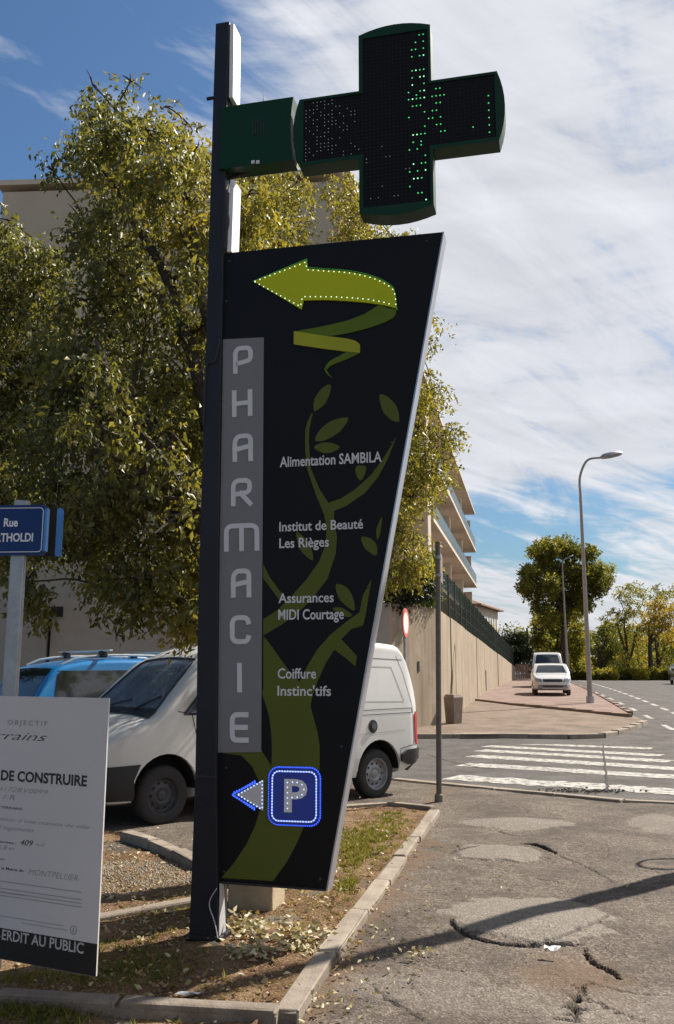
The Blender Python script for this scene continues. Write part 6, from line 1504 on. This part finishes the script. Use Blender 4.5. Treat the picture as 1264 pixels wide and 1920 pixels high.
def round_sign():
    Y = 19.5; c = AT(760.5, 1168, Y); t = thing('round_sign', 'round red bordered traffic sign seen almost edge-on behind the van roof', 'traffic sign', (c.x, Y, 0))
    mb = MB(); mb.tube([(c.x-.02, Y+.03, 0), (c.x-.02, Y+.03, c.z+.32)], .03, 10); mb.build('pole', M_galv, t, smooth=True)
    M_ = Matrix.Rotation(radians(73), 3, 'Z') @ Matrix.Rotation(radians(90), 3, 'X'); R_ = .31
    mb = MB(); mb.lathe([(.001, .012), (R_*.74, .012)], 28, M_, c); mb.build('face', mat('sign_white', (.7, .68, .66), .5), t)
    mb = MB(); mb.lathe([(R_*.74, .011), (R_*.74, .013), (R_, .012), (R_, -.012), (.001, -.012)], 28, M_, c); mb.build('rim', mat('sign_red', (.55, .12, .10), .5), t)
round_sign()
# squat concrete pillar by the wall
b = G(851, 1356, .10); mb = MB(); bmv = []
w0, w1, hh = .15, .185, .80; R_ = Matrix.Rotation(radians(38), 3, 'Z')
vs = [V(b)+R_ @ V((sx*w_, sy*w_*1.1, z)) for z, w_ in ((0, w0), (hh-.08, w1), (hh, w1-.04)) for sx, sy in ((-1, -1), (1, -1), (1, 1), (-1, 1))]
mb.add(vs, [(3, 2, 1, 0), (8, 9, 10, 11)]+[(4*i+j, 4*i+(j+1) % 4, 4*i+4+(j+1) % 4, 4*i+4+j) for i in range(2) for j in range(4)]); pil = mb.build('concrete_pillar', mat('pillar_brown', (.30, .235, .18), .9, col2=(.22, .17, .13), nscale=8, bump=.3)); tag(pil, 'squat brown concrete pillar standing against the tan retaining wall', 'pillar')

def lamp(label, base, top_px, Y, arm_px, group='street lamps along the pavement', r=.10, detail=True, hd=1.0):
    t = thing('street_lamp', label, 'street lamp', base, group=group); B = V(base)
    H = AT(top_px[0], top_px[1], Y).z; mb = MB(); lean = AT(top_px[0], top_px[1], Y).x
    P = [B, V((B.x+(lean-B.x)*.5, B.y, (B.z+H)/2)), V((lean, B.y, H-1.0))]
    e = AT(arm_px[0], arm_px[1], Y); 
    curve = crom([tuple(P[2]), (lean+.02, B.y, H-.3), (lean+(e.x-lean)*.25, B.y, e.z-.12), (e.x-(e.x-lean)*.35, B.y, e.z+.0)], 6)
    mb.tube([P[0], P[1], P[2]]+[V(c) for c in curve[1:]], [r, r*.78, r*.55]+[r*.5-.0005*i for i in range(len(curve)-1)], 12); mb.build('pole', mat('lamp_grey', (.30, .28, .265), .5, metal=.3, col2=(.24, .22, .21), nscale=8), t, smooth=True)
    a = V(curve[-1]); mb = MB(); 
    vs = []; rg = [(0, .06, .06), (.12, .14, .13), (.45, .19, .16), (.85, .17, .13), (1.0, .08, .07)]; Lh = max(.85, (e.x-a.x)*1.35)
    for f, wy, wz in rg:
        for k in range(10): th_ = 2*pi*k/10; vs.append(a+V((f*Lh*hd, wy*hd*cos(th_), hd*wz*sin(th_)*(1 if sin(th_) > 0 else .6)+f*.16)))
    mb.add(vs, [(10*i+j, 10*i+(j+1) % 10, 10*i+10+(j+1) % 10, 10*i+10+j) for i in range(4) for j in range(10)]+[tuple(range(10)), tuple(range(40, 50))]); mb.build('lantern', M_galv, t, smooth=True)
    if detail:
        mb = MB(); mb.tube([B, B+V((0, 0, .25))], .15, 12); mb.build('base', M_galv, t)
b = G(1107, 1318, .17); lamp('tall curved street lamp nearest to us, in front of the round plane tree', tuple(b), (1086, 880), b.y, (1148, 858))
b2 = V((AT(1065, 1272, 62).x, 62, terr(62)+.17)); lamp('farther street lamp seen against the round plane tree', tuple(b2), (1054, 1050), 62, (1070, 1046), r=.085, detail=False, hd=.45)
# utility poles with wires beyond the wall
def wires():
    t = thing('telegraph_pole', 'thin dark telegraph pole with wires beyond the end of the wall', 'utility pole', (AT(988, 1200, 95).x, 95, terr(95)))
    x = AT(988, 1177, 95); mb = MB(); mb.tube([(x.x, 95, terr(95)), (x.x, 95, x.z)], [.14, .09], 8); mb.build('pole', M_bark, t)
    a = V((x.x, 95, x.z-.3)); c = AT(936, 1180, 104); mb = MB()
    for dz in (0, -.35): mb.tube(crom([(a.x, a.y, a.z+dz), ((a.x+c.x)/2, 100, a.z+dz-.45), (c.x, c.y, c.z+dz)], 5), .03, 4)
    mb.build('wire', M_black, t)
    t = thing('telegraph_pole', 'second smaller telegraph pole farther along beside the dark trees', 'utility pole', (AT(999, 1200, 130).x, 130, terr(130)))
    x = AT(999, 1200, 130); mb = MB(); mb.tube([(x.x, 130, terr(130)), (x.x, 130, x.z)], [.14, .09], 8); mb.build('pole', M_bark, t)
wires()
# utility pole just out of frame whose shadow falls over the forecourt
def shadow_pole():
    b = V((4.75, 9.18, 0)); t = thing('utility_pole', 'tall tapered concrete utility pole just right of the frame', 'utility pole', tuple(b))
    H = 7.6; mb = MB(); mb.tube([b, b+V((0, 0, H*.5)), b+V((0, 0, H))], [.17, .12, .06], 14); mb.build('pole', M_kerb, t, smooth=True)
    s_ = V((-cos(SUN_AZ), sin(SUN_AZ), 0)); mb = MB(); c = b+V((0, 0, 2.15))+s_*.36; P = []
    for k in range(25): a = 2*pi*k/24; P.append(c+s_*(.20*cos(a))+V((0, 0, .30*sin(a))))
    mb.tube(P, .018, 6, cap=False); mb.build('cable_loop', M_black, t)
shadow_pole()
# far wooden gate
mb = MB(); t = thing('picket_gate', 'weathered plank gate beyond the end of the retaining wall', 'gate', (AT(980, 1270, 84).x, 84, terr(84)))
for i in range(9):
    p = AT(969+i*4.2, 1258, 84); mb = MB(); mb.box((p.x, 84, terr(84)+.75), (.17, .04, 1.5+random.uniform(-.08, .08))); mb.build('plank', mat('old_wood', (.24, .17, .13), .9), t)
a = AT(967, 1258, 84); b = AT(1006, 1258, 84); mb = MB(); mb.box(((a.x+b.x)/2, 84.05, terr(84)+.5), (b.x-a.x, .05, .1)); mb.build('rail', mat('old_wood', (.24, .17, .13), .9), t)

# ================================================================== FAR TREES
def ptree(label, X_px, Y, cl, m=LM_plane, leaf=.20, tr=.28, name='plane_tree', group='trees lining the far road', sprays=46, fork_y=None, droop=.15, cat='tree'):
    base = V((AT(X_px, 1270, Y).x, Y, terr(Y))); cc = [c[0] for c in cl]; mx = sum(c[0] for c in cc)/len(cc); mz = sum(c[2] for c in cc)/len(cc)
    lo = min(c[2] for c in cc); f0 = V((base.x, Y, max(base.z+1.2, lo-.5)))
    fk = [f0, V((mx-1.2, Y, mz)), V((mx+1.2, Y, mz)), V((mx, Y+.8, mz+1))]
    return tree(name, label, base, fk, cl, leaf, m, tr, droop=droop, sprays=int(sprays*2.4), per=7, sprlen=.3, group=group, cat=cat, twigs=1)
def blob(pts, D, dens=1.0, t=.4):
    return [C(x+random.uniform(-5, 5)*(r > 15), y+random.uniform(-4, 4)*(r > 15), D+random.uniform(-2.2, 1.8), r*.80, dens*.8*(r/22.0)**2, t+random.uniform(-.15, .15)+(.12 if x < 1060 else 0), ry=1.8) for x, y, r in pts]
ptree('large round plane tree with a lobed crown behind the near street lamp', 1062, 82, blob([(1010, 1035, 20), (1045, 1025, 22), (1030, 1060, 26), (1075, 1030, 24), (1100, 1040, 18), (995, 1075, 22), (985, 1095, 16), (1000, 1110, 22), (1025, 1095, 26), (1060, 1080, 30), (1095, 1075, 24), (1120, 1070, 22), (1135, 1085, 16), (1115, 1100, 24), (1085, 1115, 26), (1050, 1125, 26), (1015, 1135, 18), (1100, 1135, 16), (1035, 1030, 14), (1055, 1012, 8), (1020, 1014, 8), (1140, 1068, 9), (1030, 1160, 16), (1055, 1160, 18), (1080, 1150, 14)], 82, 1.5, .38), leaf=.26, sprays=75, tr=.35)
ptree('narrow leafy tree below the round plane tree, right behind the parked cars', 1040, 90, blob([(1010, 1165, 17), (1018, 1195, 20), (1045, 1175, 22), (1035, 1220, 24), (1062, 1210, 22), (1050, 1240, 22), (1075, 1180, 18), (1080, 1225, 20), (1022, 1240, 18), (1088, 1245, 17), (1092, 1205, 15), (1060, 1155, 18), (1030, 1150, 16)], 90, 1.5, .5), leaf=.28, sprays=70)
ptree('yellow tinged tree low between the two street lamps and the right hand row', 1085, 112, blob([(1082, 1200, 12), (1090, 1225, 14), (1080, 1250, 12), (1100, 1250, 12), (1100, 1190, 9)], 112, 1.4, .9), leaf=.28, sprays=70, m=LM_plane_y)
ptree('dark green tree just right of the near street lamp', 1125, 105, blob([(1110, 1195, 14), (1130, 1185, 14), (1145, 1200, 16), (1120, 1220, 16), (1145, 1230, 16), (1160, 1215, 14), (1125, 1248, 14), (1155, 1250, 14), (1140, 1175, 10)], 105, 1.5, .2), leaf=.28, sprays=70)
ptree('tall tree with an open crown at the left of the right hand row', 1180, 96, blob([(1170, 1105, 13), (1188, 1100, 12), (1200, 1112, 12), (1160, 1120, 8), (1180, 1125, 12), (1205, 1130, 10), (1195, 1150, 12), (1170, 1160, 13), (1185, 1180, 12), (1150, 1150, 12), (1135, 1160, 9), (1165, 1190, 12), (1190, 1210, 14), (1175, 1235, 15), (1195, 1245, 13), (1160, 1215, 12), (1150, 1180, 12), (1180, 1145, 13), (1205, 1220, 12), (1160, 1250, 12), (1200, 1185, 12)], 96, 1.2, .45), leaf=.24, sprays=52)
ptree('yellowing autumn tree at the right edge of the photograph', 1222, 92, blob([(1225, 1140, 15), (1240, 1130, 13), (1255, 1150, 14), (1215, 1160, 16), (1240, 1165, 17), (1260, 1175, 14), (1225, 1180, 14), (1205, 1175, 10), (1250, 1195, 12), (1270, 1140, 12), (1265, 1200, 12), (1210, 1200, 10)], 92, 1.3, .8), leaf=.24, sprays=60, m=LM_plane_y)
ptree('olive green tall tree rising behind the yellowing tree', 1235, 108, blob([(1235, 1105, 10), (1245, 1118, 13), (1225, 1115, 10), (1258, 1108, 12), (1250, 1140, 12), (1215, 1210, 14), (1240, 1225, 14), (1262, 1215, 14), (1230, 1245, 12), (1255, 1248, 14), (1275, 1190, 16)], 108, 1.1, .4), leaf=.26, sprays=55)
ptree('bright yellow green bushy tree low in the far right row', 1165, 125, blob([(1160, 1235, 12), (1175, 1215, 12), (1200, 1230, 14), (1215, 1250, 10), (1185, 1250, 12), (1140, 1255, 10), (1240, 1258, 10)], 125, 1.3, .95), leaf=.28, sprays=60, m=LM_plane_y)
# dark evergreens beyond the wall
ptree('broad dark evergreen tree over the end of the retaining wall', 962, 90, blob([(950, 1205, 16), (965, 1195, 16), (980, 1205, 14), (945, 1225, 14), (965, 1225, 18), (985, 1225, 12), (955, 1245, 14), (975, 1245, 14), (940, 1212, 10)], 90, 2.2, .2), m=LM_dark, leaf=.22, sprays=80, name='evergreen_tree', group=None)
ptree('narrow dark evergreen beside the telegraph pole', 992, 96, blob([(990, 1200, 7), (992, 1215, 9), (994, 1232, 11), (996, 1248, 12), (1000, 1260, 11)], 96, 2.2, .2), m=LM_dark, leaf=.22, sprays=80, name='evergreen_tree', group=None)
bush('low leafy hedge along the far edge of the road under the right hand trees', (AT(1190, 1272, 88).x, 88, terr(88)), [C(1080+i*11, 1268+random.uniform(-3, 2), 88+random.uniform(-1, 2), random.uniform(5, 10), 4.5, random.uniform(.2, .9)) for i in range(22)], .2, LM_plane, cat='hedge', name='hedge', sprays=120)
# distant wood closing the view
def wood():
    cl = []
    for i in range(150):
        x = random.uniform(-60, 190); y = random.uniform(170, 230); z = terr(y)+random.uniform(1, 8.5); r = random.uniform(2.5, 4.5); cl.append(((x, y, z), (r, r, r*.8), 1, random.uniform(.1, .7)))
    a = clump_leaves(cl, .8, .2, 110, 5, 1.2, .3); o = leaves_mesh('distant_wood', *a, LM_plane); tag(o, 'distant belt of trees closing the far end of the road', 'woodland')
wood()

# ================================================================== BED VEGETATION AND LITTER
def tufts(regions, name, m, label, cat, h=(.05, .11), wd=.0028, per=20, lean=.7):
    Ps = []; Ds = []; Ls = []; Ws = []; Ts = []
    for (px, py, sx, sy, n, t0, hs) in regions:
        for i in range(n):
            q = G(random.gauss(px, sx), random.gauss(py, sy), .05)
            if not pip(q.x, q.y, bed_out): continue
            z = bedz(q.x, q.y); hh = random.uniform(*h)*hs
            for k in range(per):
                d = np.array([random.gauss(0, lean), random.gauss(0, lean), 1.0]); d /= np.linalg.norm(d)
                Ps.append((q.x+random.gauss(0, .015), q.y+random.gauss(0, .015), z-.005)); Ds.append(d); Ls.append(hh*random.uniform(.5, 1.2)); Ws.append(wd*random.uniform(.7, 1.4)*2); Ts.append(t0+random.gauss(0, .18))
    o = leaves_mesh(name, np.array(Ps), np.array(Ds), np.array(Ls), np.array(Ws), np.array(Ts), m); tag(o, label, cat); return o
tufts([(685, 1575, 32, 18, 190, .42, .55), (655, 1600, 14, 22, 90, .45, .6), (715, 1548, 24, 10, 50, .4, .45), (735, 1530, 20, 6, 30, .3, .5), (335, 1562, 20, 7, 170, .30, 1.5), (300, 1556, 14, 5, 50, .35, 1.1), (352, 1575, 8, 6, 60, .25, 1.4), (650, 1650, 8, 14, 22, .3, .6)], 'green_grass', LM_grass, 'green grass tufts growing in the bed beside the sunlit kerb', 'grass')
tufts([(600, 1660, 60, 50, 150, .85, .4), (300, 1730, 70, 16, 90, .75, .4), (270, 1790, 60, 20, 150, .5, .6), (230, 1820, 60, 14, 110, .45, .7), (330, 1700, 40, 10, 60, .5, .5), (720, 1560, 40, 22, 110, .9, .4), (240, 1660, 60, 16, 30, .6, .4), (70, 1895, 80, 14, 160, .35, .8), (60, 1835, 60, 8, 80, .6, .6)], 'dry_grass', LM_grass, 'short dry straw coloured grass scattered over the earth of the bed', 'dry grass', h=(.03, .10), per=9, lean=.9)
def litter(regions, name, label, m=None, l=(.025, .06)):
    Ps = []; Ds = []; Ls = []; Ts = []
    for (px, py, sx, sy, n, t0, up) in regions:
        for i in range(n):
            q = G(random.gauss(px, sx), random.gauss(py, sy), .05); z = bedz(q.x, q.y) if pip(q.x, q.y, bed_out) else .035
            a = random.uniform(0, 2*pi); d = np.array([cos(a), sin(a), random.uniform(-.05, .5)]); d /= np.linalg.norm(d)
            Ps.append((q.x, q.y, z+.006+random.random()**2*up)); Ds.append(d); Ls.append(random.uniform(*l)); Ts.append(t0+random.gauss(0, .25))
    Ls = np.array(Ls); o = leaves_mesh(name, np.array(Ps), np.array(Ds), Ls, Ls*.5, np.array(Ts), m or LM_dry); tag(o, label, 'fallen leaves'); return o
litter([(470, 1745, 22, 10, 160, .75, .06), (470, 1785, 24, 6, 110, .85, .04), (560, 1763, 26, 12, 230, .75, .06), (450, 1725, 14, 8, 50, .5, .05)], 'leaf_pile', 'small piles of curled pale green fallen leaves at the foot of the totem', l=(.03, .07))
litter([(600, 1700, 70, 70, 520, .5, .015), (700, 1580, 50, 35, 260, .45, .015), (280, 1700, 80, 40, 420, .6, .015), (250, 1840, 110, 40, 260, .35, .015), (250, 1600, 60, 20, 160, .6, .01), (430, 1850, 80, 25, 120, .4, .01), (590, 1640, 30, 30, 120, .5, .01)], 'scattered_leaves', 'dry brown leaves scattered over the bed', l=(.02, .05))
litter([(740, 1700, 70, 60, 55, .75, .005), (690, 1790, 60, 50, 60, .6, .005), (780, 1784, 18, 5, 32, .7, .02), (900, 1700, 170, 90, 40, .6, .004), (620, 1880, 30, 15, 50, .5, .01), (700, 1705, 10, 8, 12, .9, .01)], 'pavement_leaves', 'few dry leaves lying on the cracked forecourt asphalt', l=(.02, .045))
def scrap(label, px, py, w_, l_, rot, col=(.72, .71, .70), dz=.0):
    q = G(px, py, .06); z = bedz(q.x, q.y) if pip(q.x, q.y, bed_out) else .05; mb = MB(); n = 5; vs = []
    rr = random.Random(px)
    for j in range(n+1):
        for i in range(3): x = (j/n-.5)*l_; y = (i/2-.5)*w_*(1-.5*abs(j/n-.5)); vs.append((q.x+x*cos(rot)-y*sin(rot), q.y+x*sin(rot)+y*cos(rot), z+.012+rr.random()*.025+dz))
    mb.add(vs, [(j*3+i, j*3+i+1, j*3+i+4, j*3+i+3) for j in range(n) for i in range(2)]); o = mb.build('paper_scrap', mat('paper', (.72, .71, .70), .8), smooth=False); tag(o, label, 'litter')
scrap('crumpled white paper lying in the shaded bed left of the kerb corner', 356, 1856, .05, .14, .1)
scrap('small white paper scrap beside the big crack in the asphalt', 1036, 1782, .05, .09, -.3)
scrap('small whitish scrap on the ground in front of the low kerb', 272, 1888, .04, .05, .2)
print('objects', len(bpy.data.objects))
